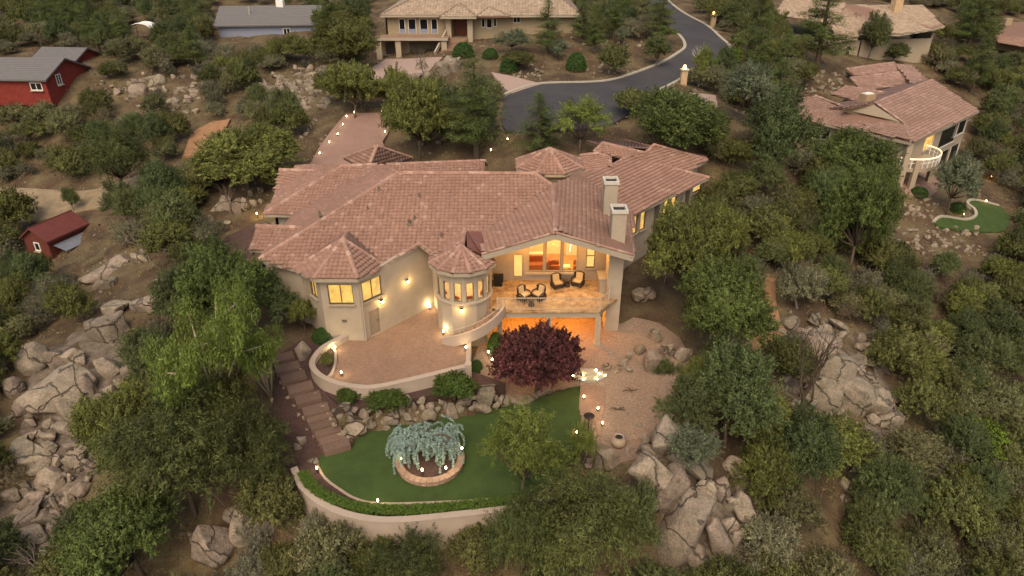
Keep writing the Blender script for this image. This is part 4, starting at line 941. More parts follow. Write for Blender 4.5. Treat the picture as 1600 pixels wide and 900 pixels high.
# weeping blue cedar
r = np.random.default_rng(77); mb = MB(); VV = []; FF = []; CC = []
ced = empty('blue_cedar_tree', 'weeping blue cedar with hanging silvery branches on the lawn', 'tree', (RC.x-.35, RC.y+.15, LAWN_Z+.2))
mb.tube([(0, 0, -.3), (.1, 0, .9), (-.2, .1, 1.5), (-.7, .1, 1.65)], [.11, .09, .07, .04], 7); mb.tube([(.1, 0, 1.1), (.6, .1, 1.6), (1.3, 0, 1.6), (1.75, -.1, 1.35)], [.07, .06, .04, .02], 6)
lc = []; lt = []; seglist = []
for k in range(170):
    t = r.uniform(0, 1); bx_ = -1.5+3.1*t; by_ = r.normal()*.5; bz_ = 1.62-.22*abs(bx_)**1.4*.5+r.uniform(-.1, .15)
    a = r.uniform(0, 6.28); ex = bx_+math.cos(a)*r.uniform(.2, .75)+(.2*np.sign(bx_)); ey = by_+math.sin(a)*r.uniform(.2, .8); ez = max(.05, bz_-r.uniform(.5, 1.5))
    P = [Vector((bx_, by_, bz_)), Vector(((bx_+ex)/2+.12*math.cos(a), (by_+ey)/2+.12*math.sin(a), bz_-.12*(bz_-ez))), Vector((ex, ey, (bz_+ez)/2)), Vector((ex+r.normal()*.05, ey+r.normal()*.05, ez))]
    if k < 60: mb.tube([(0, 0, 1.2), P[0], P[1]], [.03, .018, .008], 4)
    pts_ = smooth_line([tuple(p) for p in P], 7)
    for p in pts_: lc.append(p); lt.append(r.uniform(.6, 1.3))
lc = np.array(lc)
V, F, col = leaves(r, lc, np.full(len(lc), .07), 13, .11, .03, np.array(lt), up=.3, hang=.6)
link('crown', npmesh('crown', V, F, ['leaf_cedar'], col), ced); mb.build('trunk', 'bark', ced, True)
# stair of wide brown treads down the mulch slope
sw = empty('garden_stairway', 'flight of wide brown paver steps going down through the dark mulch', 'stairs', PT(480, 630))
base = sw.location.copy()
sp = [(437,562),(446,577),(455,592),(466,609),(478,625),(490,643),(496,655),(502,666),(509,677),(516,689),(522,700)]
for i, (u, v) in enumerate(sp):
    c = PT(u+4, v); c.z += .22; m_ = MB(); d_ = Vector((.42, -.9, 0)).normalized(); s_ = Vector((-d_.y, d_.x, 0))
    m_.box(c-base-Vector((0, 0, .2)), (.9 if i < 6 else .66, 1.5, .4), ax=(d_, s_, Vector((0, 0, 1)))); m_.build('step', 'timber', sw)
# lit half-round steps
ls = empty('lit_garden_steps', 'half round stone steps with small lights between gravel and path', 'steps', PT(920, 590))
p0 = ls.location.copy()
for i, (rad, h) in enumerate(((1.25, .16), (.95, .32), (.62, .48))):
    m_ = MB(); P = [Vector((rad*math.cos(R(a)), .35-rad*.72*math.sin(R(a)), h)) for a in range(0, 181, 15)]; m_.extr(P, .18 if i else .5); s_ = m_.build('step', 'concrete', ls)
    for a in ((25, 65, 110, 155) if i == 0 else (40, 120) if i == 1 else (30,)):
        x, y = (rad-.08)*math.cos(R(a)), .35-(rad-.08)*.72*math.sin(R(a)); MB().lathe([(.05, 0), (.05, .05), (.02, .07)], (x, y, h), 8).build('bulb', 'bulb', s_)
point('step_light', (0, -.35, .75), 7, (1, .8, .5), .3, ls)

GL = 0
def garden_light(p, label, group='small garden lights', w=5, col=(1, .78, .46), rad=.042, amber=False):
    p = Vector(p); b = MB(); b.tube([(0, 0, -.15), (0, 0, .16)], [.02, .02], 6); b.lathe([(.05, .14), (.085, .17), (.085, .2), (.06, .215)], (0, 0, 0), 10)
    o = b.build('garden_light', 'iron'); o.location = p; tag(o, label, 'light', group)
    u_ = MB().lathe([(.03, .215), (rad, .25), (rad, .31), (.03, .35)], (0, 0, 0), 10).build('bulb', 'bulbo' if amber else 'bulb', o)
    if w: point('garden_glow', (0, 0, .5), w*1.7, col, .06, o)
    return o
for u, v in ((560,526),(524,548),(617,502),(670,483)): garden_light(PZ(u, v, TERR_Z)+nD*.12 if u > 530 else PZ(u, v, TERR_Z), 'small spotlight washing the courtyard house wall and parapet', 'courtyard wall lights', 16, (1, .86, .55))
garden_light(PZ(693,523,TERR_Z), 'small spotlight at the foot of the round tower', 'tower light', 14, (1, .86, .55))
garden_light(PZ(534,587,TERR_Z), 'lone courtyard light beside the planted corner kerb', None, 8)
garden_light(PZ(728,548,TERR_Z), 'courtyard light against the end wall below the stair', None, 5)
for u, v in ((660,739),(697,736)): garden_light(PZ(u, v+1, LAWN_Z+.42), 'small light on the front rim of the ring planter', 'ring planter lights', 7, (1, .85, .45))
for u, v in ((722,706),(627,722)): garden_light(PZ(u, v, LAWN_Z+.42), 'small light on the side rim of the ring planter', 'ring planter side lights', 2)
for u, v in ((496,737),(591,788)): garden_light(PZ(u, v, -.45), 'small light on the edging between lawn and hedge', 'lawn edge lights', 6)
for u, v in ((912,625),(934,643),(941,666),(901,681)): garden_light(PT(u, v), 'small light on the brick path beside the lawn', 'path lights', 3)
for u, v in ((763,555),(769,567)): garden_light(PT(u, v), 'small light on the gravel between courtyard wall and plum tree', 'gravel lights', 2)
for u, v in ((554,179),(542,185),(536,198),(528,213),(596,178),(602,209),(500,243),(515,226)): garden_light(PT(u, v), 'small white light edging the long driveway behind the house', 'driveway lights', 1.5, rad=.026)
for u, v in ((767,252),(793,235)): garden_light(PT(u, v-14), 'small light at the entrance behind the roof', 'entry lights', 1.5, rad=.026)
for u, v in ((1404,317),(1381,340),(1505,338),(1540,317),(1548,279)): garden_light(PT(u, v), 'amber garden light on the rocky terrace below the neighbouring house', 'amber terrace lights', 9, (1, .5, .12), .07, True)
garden_light(PT(1252,114), 'amber light among shrubs by the stone bank', None, 8, (1, .5, .12), .07, True)
garden_light(PT(402,338), 'warm floodlight on the boulders at the corner of the house', None, 45, (1, .68, .22), .06, True)
garden_light(PT(742,214), 'warm uplight under the pines beside the driveway', None, 14, (1, .6, .2), .07, True)

# pedestal, pot, flowers
pd = PT(919, 672); m_ = MB(); m_.lathe([(.16, 0), (.05, .06), (.045, .85), (.1, .95)], (0, 0, 0), 12); o = m_.build('bird_bath', 'iron', None, True); o.location = pd; tag(o, 'dark iron bird bath on a slim stem on the brick path', 'bird bath')
MB().lathe([(.08, .93), (.3, 1.02), (.33, 1.08), (.28, 1.06), (.05, 1.0)], (0, 0, 0), 16).build('bowl', 'iron', o, True)
pp = PT(966, 697); m_ = MB(); m_.lathe([(.2, -.05), (.42, .2), (.46, .42), (.36, .62), (.27, .68), (.3, .74), (.24, .72), (.22, .6)], (0, 0, 0), 18); o = m_.build('clay_pot', 'terracotta', None, True); o.location = pp; tag(o, 'round pale clay pot with a dark mouth on the gravel', 'pot')
MB().lathe([(.05, .66), (.225, .67)], (0, 0, 0), 16).build('pot_soil', 'iron', o)
r = np.random.default_rng(5); c_ = r.normal(size=(40, 3))*[.14, .14, .1]+[0, 0, .3]; V, F, col = leaves(r, c_, np.full(40, .08), 10, .09, .06, np.ones(40)); 
for z_ in ((0, 0),): 
    fo = link('flowering_plant', npmesh('flowers', V, F, ['blueglaze'], col)); fo.location = PT(970, 690); tag(fo, 'small violet flowering plant behind the clay pot', 'plant')
# deck furniture
def wchair(x, y, rz, label, group):
    t = empty('wicker_armchair', label, 'chair', (x, y, DECK_Z), group); t.rotation_euler = (0, 0, rz)
    s_ = MB(); s_.box((0, 0, .24), (.78, .7, .3)); s_.build('seat_frame', 'wicker', t)
    b = MB(); P = [Vector((.4*math.sin(R(a)), .16+.22*math.cos(R(a)), .62+.36*math.cos(R(a*.5)))) for a in range(-100, 101, 20)]
    for a, c in zip(P[:-1], P[1:]): b.add([a, c, Vector((c.x*.9, c.y, .36)), Vector((a.x*.9, a.y, .36)), a+Vector((0, .06, 0)), c+Vector((0, .06, 0)), Vector((c.x*.9, c.y+.06, .36)), Vector((a.x*.9, a.y+.06, .36))], [(0,1,2,3),(7,6,5,4),(0,4,5,1)])
    b.tube(P, [.045]*len(P), 6); b.build('backrest', 'wicker', t)
    for sx in (-1, 1): MB().tube([(sx*.4, .2, .62), (sx*.43, -.2, .6), (sx*.4, -.36, .48), (sx*.38, -.36, .2)], [.05, .05, .05, .04], 6).build('armrest', 'wicker', t)
    MB().box((0, -.06, .43), (.6, .56, .12)).build('cushion', 'cushion', t)
    m_ = MB(); m_.box((0, .24, .72), (.5, .12, .46), ax=(Vector((1,0,0)), Vector((0,1,-.2)).normalized(), Vector((0,.2,1)).normalized())); m_.build('back_cushion', 'cushion', t)
    for sx in (-1, 1):
        for sy in (-1, 1): MB().box((sx*.32, sy*.28, .05), (.07, .07, .1)).build('leg', 'wicker', t)
    return t
def stable(x, y, label):
    t = empty('side_table', label, 'table', (x, y, DECK_Z)); MB().lathe([(.27, .48), (.29, .5), (.29, .53)], (0, 0, 0), 16).build('table_top', 'wicker', t); MB().lathe([(.24, 0), (.17, .2), (.16, .3), (.22, .48)], (0, 0, 0), 12).build('base', 'wicker', t)
p = [PZ(u, v, DECK_Z) for u, v in ((870,449),(903,446),(820,468),(839,468))]
wchair(p[0].x, p[0].y, R(22), 'dark wicker armchair with tan cushions by the big window, facing right', None); wchair(p[1].x, p[1].y, R(-28), 'dark wicker armchair with tan cushions by the big window, facing left', None)
wchair(p[2].x-.1, p[2].y, R(48), 'dark wicker armchair near the deck railing, turned towards its low table', 'railing chairs'); wchair(p[3].x+.15, p[3].y+.1, R(-48), 'dark wicker armchair near the deck railing, turned towards its low table', 'railing chairs')
q_ = PZ(886,447,DECK_Z); stable(q_.x, q_.y, 'small round wicker table between the two armchairs by the window')
q_ = PZ(830,476,DECK_Z); stable(q_.x, q_.y-.1, 'small round wicker table between the two armchairs by the railing')
g_ = PZ(779,446,DECK_Z); m_ = MB(); m_.box((0, 0, .55), (.7, .5, .35)); m_.box((0, 0, .18), (.55, .4, .36)); o = m_.build('grill_cart', 'iron'); o.location = g_; tag(o, 'black grill box against the wall at the tower end of the deck', 'grill')
MB().box((0, 0, .78), (.72, .52, .12)).build('lid', 'iron', o)
# ================================================================== NEIGHBOURING HOUSES
UP = Vector((0, 0, 1))
def on_wall(data, px):
    A, r, n = data; q = [PPL(u, v, A, n) for u, v in px]; s = [(p-A).dot(r) for p in q]; z = [p.z for p in q]
    return (min(s), max(s), min(z), max(z))
def wdata(A, B):
    A = Vector((A[0], A[1], 0)); r = (Vector((B[0], B[1], 0))-A).normalized(); return (A, r, Vector((r.y, -r.x, 0)))
GREYPINK = [(.31,.235,.175), (.34,.26,.2), (.28,.21,.16), (.36,.28,.21), (.30,.23,.175), (.33,.255,.19)]
DUSK = [(.24,.15,.12), (.27,.17,.14), (.22,.135,.11), (.29,.185,.15), (.25,.16,.13), (.33,.22,.18)]
# --- tan house above the road
T = empty('tan_hillside_house', 'tan stucco house with garage, carved wooden door and pale tile roof above the road', 'house', (0, 0, 0))
yw = 103.0; X = lambda u, y=yw, z=13.4: (u-800)/FPX*(y*CP+(CAMZ-z)*SP)
da_ = wdata((X(603), yw), (X(700), yw))
wins = [on_wall(da_, [(a, 29), (b, 52)]) for a, b in ((622.4,634),(636.8,651),(654.8,669.4),(672.8,684.4))]
_, dd = wall(T, (X(603), yw), (X(700), yw), 9, 14.8, 'tan', ops=wins)
for w_ in wins:
    f = window(T, dd, w_, 1, 1, None, frame='white', fw=.1, sill=False)
    A_, r_, n_ = dd; MB().box(A_+r_*(w_[0]+w_[1])/2+UP*(w_[2]+.3)-n_*.05, (w_[1]-w_[0]-.1, .03, .55), ax=(r_, n_, UP)).build('lower_shade', 'blue', f)
wall(T, (X(700), yw+1.2), (X(742), yw+1.2), 11.5, 14.8, 'tan'); wall(T, (X(700), yw), (X(700), yw+1.2), 9, 14.8, 'tan')
dr = MB().box((X(719.5, yw+1), yw+1.05, 13.1), (1.9, .1, 2.3)).build('door', 'door', T)
for s in (-.1, .1): MB().box((X(719.5, yw+1)+s, yw+.97, 13.1), (.04, .06, .3)).build('handle', 'iron', dr)
for u in (701, 734.5): MB().box((X(u, yw-.6), yw-.7, 12.9), (.75, .6, 3.9)).build('entry_pillar', 'cream', T)
w2 = wdata((X(738), yw+.3), (X(800), yw+.3)); ww = [on_wall(w2, [(752,29),(758,43)]), on_wall(w2, [(760,29),(769,44)]), on_wall(w2, [(771,28),(776,42)])]
_, dd = wall(T, (X(738), yw+.3), (X(800), yw+.3), 11, 14.8, 'tan', ops=ww)
for w_ in ww: window(T, dd, w_, 1, 1, None, frame='white', fw=.07, sill=False)
w3 = wdata((X(800), yw+.1), (X(904), yw+.1)); ww = [on_wall(w3, [(802,25),(813,36)])]
_, dd = wall(T, (X(800), yw+.1), (X(904), yw+.1), 11, 14.8, 'tan', ops=ww); window(T, dd, ww[0], 2, 1, None, frame='white', fw=.07, sill=False)
wall(T, (X(603), 112), (X(603), yw), 9, 14.8, 'tan'); wall(T, (X(904), yw), (X(904), 112), 11, 14.8, 'tan')
bx0, bx1 = (580-800)/11.36, (700-800)/11.36
sl = MB(); sl.extr([Vector((bx0, 99, 12.2)), Vector((bx1, 99, 12.2)), Vector((bx1, yw, 12.2)), Vector((bx0+1, yw, 12.2))], .3); sl.build('terrace_slab', 'paver', T)
fascia(T, [(bx0, 98.97, 12.12), (bx1, 98.97, 12.12)], .36, .1, .0)
for x in (bx0+.9, bx0+3.6, bx1-.6): MB().box((x, 99.4, 10.7), (.75, .5, 2.6)).build('garage_pillar', 'cream', T)
go = (7.0-1.6, 12.0-1.4, 9.85, 11.7)
_, dd = wall(T, (bx0+.2, 101.6), (bx1, 101.6), 9, 11.9, 'tan', ops=[(4.6, 9.9, 9.7, 11.75), (1.2, 3.2, 9.7, 11.7)])
gdm = bpy.data.objects.new('garage_door', None); C.objects.link(gdm); gdm.parent = T
for k in range(4): MB().box((bx0+.2+7.25, 101.75, 9.95+.5*k), (5.3, .06, .485)).build('door_panel', 'trimd', gdm)
MB().box((bx0+2.4, 102.3, 10.7), (2.4, .1, 2.2)).build('porch_back', 'trimd', T)
for k in range(9): MB().box((X(694)+.22*k+.3, 97.6+.55*k, 9.75+.24*k), (2.4, .62, .5)).build('entry_step', 'paver', T)
hr = MB(); hr.bar((X(684), 97.3, 10.5), (X(699), 102.4, 12.9), .22, .5); hr.build('stair_parapet', 'cream', T)
ez = 14.85; e1, e2 = Vector((X(597), 102.0, ez)), Vector((X(907), 102.0, ez)); r1, r2 = Vector((X(597)+9.5, 112, 18.9)), Vector((X(907)-6, 112, 18.9))
roof_plane(T, [e1, e2, r2, r1], .42, .55, GREYPINK, .07, seed=70); roof_plane(T, [e1, r1, Vector((e1.x, 122, ez))], .42, .55, GREYPINK, .07, seed=71); roof_plane(T, [e2, Vector((e2.x, 122, ez)), r2], .42, .55, GREYPINK, .07, seed=72); roof_plane(T, [r1, r2, Vector((e2.x, 122, ez)), Vector((e1.x, 122, ez))], .42, .55, GREYPINK, .07, seed=73)
g1 = [Vector((X(718), 104.6, 16.15)), Vector((X(690), 101.0, 14.75)), Vector((X(746), 101.0, 14.75))]; g2 = [Vector((X(764), 104, 15.7)), Vector((X(746), 101.5, 14.8)), Vector((X(797), 101.5, 14.8))]
roof_plane(T, g1, .42, .55, GREYPINK, .07, seed=74); roof_plane(T, g2, .42, .55, GREYPINK, .07, seed=75)
roof_plane(T, [g1[0], g1[2], g1[2]+Vector((0, 3.5, .2))], .42, .55, GREYPINK, .07, seed=76); roof_plane(T, [g1[0], g1[1]+Vector((0, 3.5, .2)), g1[1]], .42, .55, GREYPINK, .07, seed=77)
DG = [(.16,.12,.09)]*6
caps(T, [(e1, r1), (e2, r2), (r1, r2), (g1[0], g1[1]), (g1[0], g1[2]), (g2[0], g2[1]), (g2[0], g2[2])], DG, .16); fascia(T, [e1, e2], .25); fascia(T, [g1[1], g1[2]], .25)
# --- house on the right slope
N_ = empty('corner_balcony_house', 'two storey cream house with red brown tile roof and rounded balcony on the slope', 'house')
c0 = PZ(1423,223,5.3); cA = PZ(1530,173,5.3); cB = PZ(1249,184,5.3); ra, rb = PZ(1368,161,8.0), PZ(1456,125,8.0); hp = PZ(1412,192,6.55)
av = (cA-c0).normalized(); bv = (cB-c0).normalized()
roof_plane(N_, [c0, cA, rb, ra, hp], .36, .38, DUSK, .06, seed=80)
bk = PZ(1274,150,6.9)
roof_plane(N_, [c0, hp, PZ(1345,177,6.6), bk, PZ(1244,158,6.1), cB, PZ(1291,194,5.3)], .36, .38, DUSK, .06, seed=81)
roof_plane(N_, [ra, rb, rb+bv*6.5-UP*2.3, ra+bv*6.5-UP*2.0], .36, .38, DUSK, .06, seed=82)
gm = MB(); gm.extr([PZ(1318,171,6.75), PZ(1365,163,7.9), PZ(1406,190,6.65), PZ(1360,181,6.5)], .25); gm.build('gable_panel', 'cream', N_)
roof_plane(N_, [PZ(1366,161,8.05), PZ(1316,170,7.0), PZ(1340,160,7.2), PZ(1389,150,8.0)], .36, .38, DUSK, .06, seed=83)
roof_plane(N_, [PZ(1328,122,7.6), PZ(1346,142,6.6), PZ(1418,131,6.9), PZ(1404,113,7.8)], .36, .38, DUSK, .06, seed=84)
roof_plane(N_, [PZ(1322,108,7.6), PZ(1334,119,7.0), PZ(1410,111,7.4), PZ(1396,98,8.0)], .36, .38, DUSK, .06, seed=85)
roof_plane(N_, [PZ(1396,98,8.0), PZ(1422,105,7.2), PZ(1450,124,7.4), PZ(1425,136,7.2), PZ(1408,112,7.6)], .36, .38, DUSK, .06, seed=86)
roof_plane(N_, [PZ(1320,135,7.3), PZ(1298,147,6.7), PZ(1344,158,6.7), PZ(1388,146,7.2)], .36, .38, DUSK, .06, seed=87)
caps(N_, [(c0, hp), (hp, ra), (ra, rb), (PZ(1328,122,7.6), PZ(1404,113,7.8)), (PZ(1322,108,7.6), PZ(1396,98,8.0)), (PZ(1320,135,7.3), PZ(1388,146,7.2)), (bk, PZ(1345,177,6.65))], DUSK, .15)
fascia(N_, [cB, PZ(1291,194,5.3), c0, cA], .3)
cq = PZ(1353,160,7.6); MB().box(cq-UP*.1, (1.5, 1.1, 2.2), R(20)).build('chimney', 'goldrock', N_); MB().box(cq+UP*1.05, (1.1, .7, .12), R(20)).build('chimney_cap', 'white', N_)
i0 = c0-(-av*.7-bv*.7); i0 = c0+av*.7+bv*.7
wA0, wA1 = i0+av*.2, cA+bv*.7-av*.8; wB1 = cB+av*.7-bv*.6
wdA = wdata(wA0, wA1); Lw = (wA1.xy-wA0.xy).length
opx = [on_wall(wdA, b) for b in ([(1473,204),(1491,221)], [(1497,192),(1508,206)], [(1467,240),(1480,254)], [(1485,230),(1498,247)], [(1447,216),(1456,230)])]
opx = [(max(.2, a), min(Lw-.2, b), c, d) for a, b, c, d in opx]
opx = [(o[0], o[1], o[2]+(0), min(o[3], 5.0)) for o in opx]
_, dd = wall(N_, wA0, wA1, -3, 5.2, 'cream', ops=[o for o in opx if o[1] > o[0]+.3])
for i, o in enumerate(opx):
    if o[1] > o[0]+.3: window(N_, dd, o, 1, 1, 'blind' if i == 4 else None, frame='white', fw=.09)
wdB = wdata(wB1, i0); LB = (wB1.xy-i0.xy).length
opb = [on_wall(wdB, [(1259,194),(1281,219)]), on_wall(wdB, [(1286,198),(1294,221)])]; opb = [(max(.1, a), b, max(c, 1.4), min(d, 5.0)) for a, b, c, d in opb]
_, dd = wall(N_, wB1, i0, -2, 5.2, 'cream', ops=opb)
for o in opb: window(N_, dd, o, 1, 1, None, frame='white', fw=.09)
wall(N_, wA1, wA1+bv*10, -2, 5.2, 'cream'); wall(N_, wB1+av*16, wB1, -2, 5.2, 'cream')
bc = wA0+av*3.2; bc.z = 0; nA = Vector((av.y, -av.x, 0)).normalized()
arc = [bc+av*(3.6*math.cos(R(a)))+nA*(2.6*math.sin(R(a))) for a in range(0, 181, 12)]
bs = MB(); bs.extr([p+UP*2.35 for p in arc], .45); bs = bs.build('balcony', 'cream', N_)
MB().tube([p+UP*3.4 for p in arc], [.05]*len(arc), 6).build('rail_light', 'rope', bs)
mb = MB()
for p in arc[::1]: mb.bar(p+UP*2.3, p+UP*3.35, .07, .07)
mb.tube([p+UP*3.28 for p in arc], [.05]*len(arc), 5); mb.tube([p+UP*2.9 for p in arc], [.035]*len(arc), 5); mb.build('railing', 'white', bs)
for p in (arc[-4], arc[3]): MB().box(p*.97+UP*.5+bc*.03, (.55, .55, 5.6 if p == arc[-4] else 3.6)).build('column', 'cream', bs)
cb_ = PT(1407, 298); MB().bar(Vector((c0.x+.3, c0.y+.6, 5.1)), Vector((c0.x+.3, c0.y+.6, -1.2)), .6, .6).build('corner_post', 'cream', N_)
pv = PT(1440, 285); sheet('lower_patio', [tuple(PT(u, v))[:2] for u, v in [(1405,304),(1420,270),(1460,262),(1480,290),(1450,310)]], 'drive', Zdrape(.1), .6, 1.2)
# --- pale house upper right, far roof
Q = empty('pale_ranch_house', 'low pale house with beige tile roof half hidden by pines', 'house')
roof_plane(Q, [PY(1322,6,122), PY(1440,14,121), PY(1476,40,112.5), PY(1456,47,111), PY(1384,17,119), PY(1366,20,118), PY(1340,60,110), PY(1305,64,109.5), PY(1300,40,114)], .42, .45, GREYPINK, .06, seed=90)
roof_plane(Q, [PY(1366,20,117.6), PY(1384,16,118.6), PY(1456,46,110.6), PY(1405,54,109.5), PY(1345,52,110)], .42, .45, GREYPINK, .06, seed=91)
roof_plane(Q, [PY(1322,6,122), PY(1300,40,114), PY(1260,32,116), PY(1208,22,118), PY(1230,-5,124)], .42, .45, GREYPINK, .06, seed=92)
q0, q1_ = PY(1297,97,110.5), PY(1338,92,111); _, dd = wall(Q, q0, q1_, 6.0, 10.3, 'cream', ops=[(2.2, 3.0, 8.2, 9.5)]); window(Q, dd, (2.2, 3.0, 8.2, 9.5), 1, 2, None, frame='white')
wall(Q, q0+Vector((-5, 9, 0)), q0, 6.0, 10.3, 'cream'); q2_ = PY(1458,56,113); wall(Q, q1_+Vector((.3, 0, 0)), q2_, 6.0, 10.3, 'cream'); wall(Q, q2_, q2_+Vector((1, 8, 0)), 6, 11, 'cream')
fascia(Q, [PY(1305,64,109.5), PY(1340,60,110)], .25); fascia(Q, [PY(1345,52,110), PY(1405,54,109.5), PY(1456,46,110.6), PY(1476,40,112.5)], .25)
cq = PY(1401,8,119); MB().box(cq, (1.4, 1.2, 2.4), R(10)).build('chimney', 'goldrock', Q)
Z_ = empty('red_roof_house', 'house with dark red tile roof beyond the trees', 'house')
roof_plane(Z_, [PZ(1548,45,8.6), PZ(1575,35,9.6), PZ(1660,30,9.8), PZ(1660,80,8.0), PZ(1600,72,8.2), PZ(1560,66,8.2)], .4, .42, DUSK, .06, seed=93)
_q = PZ(1563,70,7.6); wall(Z_, (_q.x, _q.y+1), (_q.x+16, _q.y-2.5), 5, 8.1, 'tan'); wall(Z_, (_q.x-1, _q.y+9), (_q.x, _q.y+1), 5, 8.1, 'tan'); MB().box(PZ(1574,34,10), (1.2, 1, 1.2)).build('chimney', 'tan', Z_)
# --- plain gabled houses
def box_house(root, p, a, b, la, lb, z0, ze, zr, wallm, roofm, ov=.5, wins=(), rows=12):
    """p corner nearest the camera; ridge runs along a; gable ends across b"""
    p = Vector((p[0], p[1], 0)); a = Vector((*a, 0)).normalized(); b = Vector((*b, 0)).normalized()
    c = [p, p+a*la, p+a*la+b*lb, p+b*lb]; m_ = MB()
    for q, s in zip(c, c[1:]+c[:1]): m_.add([q+UP*z0, s+UP*z0, s+UP*ze, q+UP*ze], [(0, 1, 2, 3)])
    m_.add([c[0]+UP*ze, c[3]+UP*ze, (c[0]+c[3])/2+UP*zr], [(0, 1, 2)]); m_.add([c[1]+UP*ze, c[2]+UP*ze, (c[1]+c[2])/2+UP*zr], [(0, 1, 2)]); m_.build('wall', wallm, root)
    k = (zr-ze)/(lb/2); A0 = p-a*ov-b*ov+UP*(ze-k*ov); A1 = p+a*(la+ov)-b*ov+UP*(ze-k*ov); R0 = p-a*ov+b*lb/2+UP*(zr+.06); R1 = p+a*(la+ov)+b*lb/2+UP*(zr+.06); B0 = p-a*ov+b*(lb+ov)+UP*(ze-k*ov); B1 = p+a*(la+ov)+b*(lb+ov)+UP*(ze-k*ov)
    for q0, q1, r0, r1 in ((A0, A1, R0, R1), (B0, B1, R0, R1)):
        rf = MB(); rf.extr([q0+UP*.1, q1+UP*.1, r1+UP*.1, r0+UP*.1], .16); rf = rf.build('roof', roofm, root)
        cr = MB(); n = (r0-q0).cross(q1-q0).normalized(); n = n if n.z > 0 else -n
        for i in range(rows):
            t0 = i/rows; t1 = (i+1.03)/rows; m1 = q0.lerp(r0, t0); m2 = q1.lerp(r1, t0); m3 = q1.lerp(r1, t1); m4 = q0.lerp(r0, t1); h = UP*.11
            cr.add([m1+h+n*.035, m2+h+n*.035, m3+h+n*.006, m4+h+n*.006, m1+h, m2+h], [(0, 1, 2, 3), (4, 5, 1, 0)])
        cr.build('shingle_courses', roofm, rf, kind='stuff')
    return p, a, b
def sidewin(root, p, d, n, s, z, w, h, lit=None, cols=2):
    data = (Vector((p.x, p.y, 0)), d, n); o = (s-w/2, s+w/2, z, z+h)
    A = data[0]+n*.11; return window(root, (A, d, n), o, cols, 1, lit, frame='white', fw=.1)
RH = empty('red_cabin_house', 'barn red wooden house with grey shingle roof among trees', 'house')
rp0 = PZ(80,150,6.3); p_, a_v, b_v = box_house(RH, (rp0.x-.2, rp0.y), (-1, .06), (.06, 1), 11.5, 8.6, 5, 8.5, 10.2, 'red', 'shingle')
sidewin(RH, p_, b_v, Vector((1, -.06, 0)), 2.6, 7.2, 1.0, 1.4); sidewin(RH, p_, -a_v, Vector((-.06, -1, 0)), -1.4, 7.0, 1.6, 1.0)
box_house(RH, (rp0.x-10.5, rp0.y-2.4), (-1, .05), (.05, 1), 8, 7, 4, 7.9, 9.2, 'red', 'shingle')
sidewin(RH, Vector((rp0.x-10.5, rp0.y-2.4, 0)), Vector((1, -.05, 0)), Vector((-.05, -1, 0)), -1.6, 6.2, 1.2, 1.2, 'blindp'); sidewin(RH, Vector((rp0.x-10.5, rp0.y-2.4, 0)), Vector((1, -.05, 0)), Vector((-.05, -1, 0)), -5.2, 5.5, 1.6, 2.1, 'blindp', 1)
box_house(RH, (rp0.x+3-5, rp0.y+10), (-1, .1), (.1, 1), 6, 6, 5, 9, 10.2, 'red', 'shingle')
SHD = empty('red_shed', 'small red wooden shed with dark red metal roof beside the dirt road', 'shed')
s0, s1, s2 = PZ(83,405,-3), PZ(140,378,-3), PZ(46,405,-3); av2 = (s1-s0).normalized(); bv2 = (s2-s0); bv2 = (bv2-av2*bv2.dot(av2)).normalized()
box_house(SHD, s0.xy, av2.xy, bv2.xy, (s1-s0).length, 3.0, -4, -.95, .05, 'shedred', 'redroof', .3, rows=1)
nv2 = -bv2; sidewin(SHD, s0, bv2, -av2, 1.5, -2.3, .7, .9, None, 1)
aw = MB(); q = s0+av2*.4+nv2*.12; aw.extr([q+UP*1.35, q+av2*4.2+UP*1.35, q+av2*4.2+nv2*1.5+UP*.95, q+nv2*1.5+UP*.95], .05); aw = aw.build('metal_awning', 'tin', SHD)
for t in (.2, 2.1, 4.0): MB().bar(q+av2*t+nv2*1.4+UP*.95, q+av2*t+nv2*1.4-UP*.9, .08, .08).build('awning_post', 'bark', SHD)
BH = empty('blue_grey_house', 'blue grey house with a dark shingle roof and rooftop cooler', 'house')
b0 = PZ(345,62,9.0); p_, a_v, b_v = box_house(BH, (b0.x, b0.y), (1, .1), (-.1, 1), 16, 10, 7, 11.4, 13.6, 'blue', 'shingle', .6)
MB().box((b0.x+9, b0.y+6, 14), (1.2, 1.2, 1.2)).build('roof_cooler', 'white', BH); MB().tube([(b0.x+4.5, b0.y+3, 12.4), (b0.x+4.5, b0.y+3, 13.9)], [.12, .12], 8).build('vent_pipe', 'concrete', BH)
sidewin(BH, p_, a_v, Vector((.1, -1, 0)), 11, 9.6, 1.2, 1.1)
cn = empty('white_canopy', 'white cloth canopy on thin posts among the trees', 'canopy', PT(228, 62)); 
mb = MB(); nx_ = 7
for i in range(nx_):
    for j in range(5): mb.v.append((-1.9+3.8*i/(nx_-1), -1.4+2.8*j/4, 2.0+.7*math.sin(math.pi*i/(nx_-1))**.7+.1*math.sin(j*2.)))
mb.f += [(i*5+j, (i+1)*5+j, (i+1)*5+j+1, i*5+j+1) for i in range(nx_-1) for j in range(4)]; mb.build('canopy_cloth', 'white', cn, True)
for i in (-1, 1):
    for j in (-1, 1): MB().tube([(i*1.85, j*1.35, -.4), (i*1.85, j*1.35, 2.05)], [.04, .04], 6).build('post', 'iron', cn)
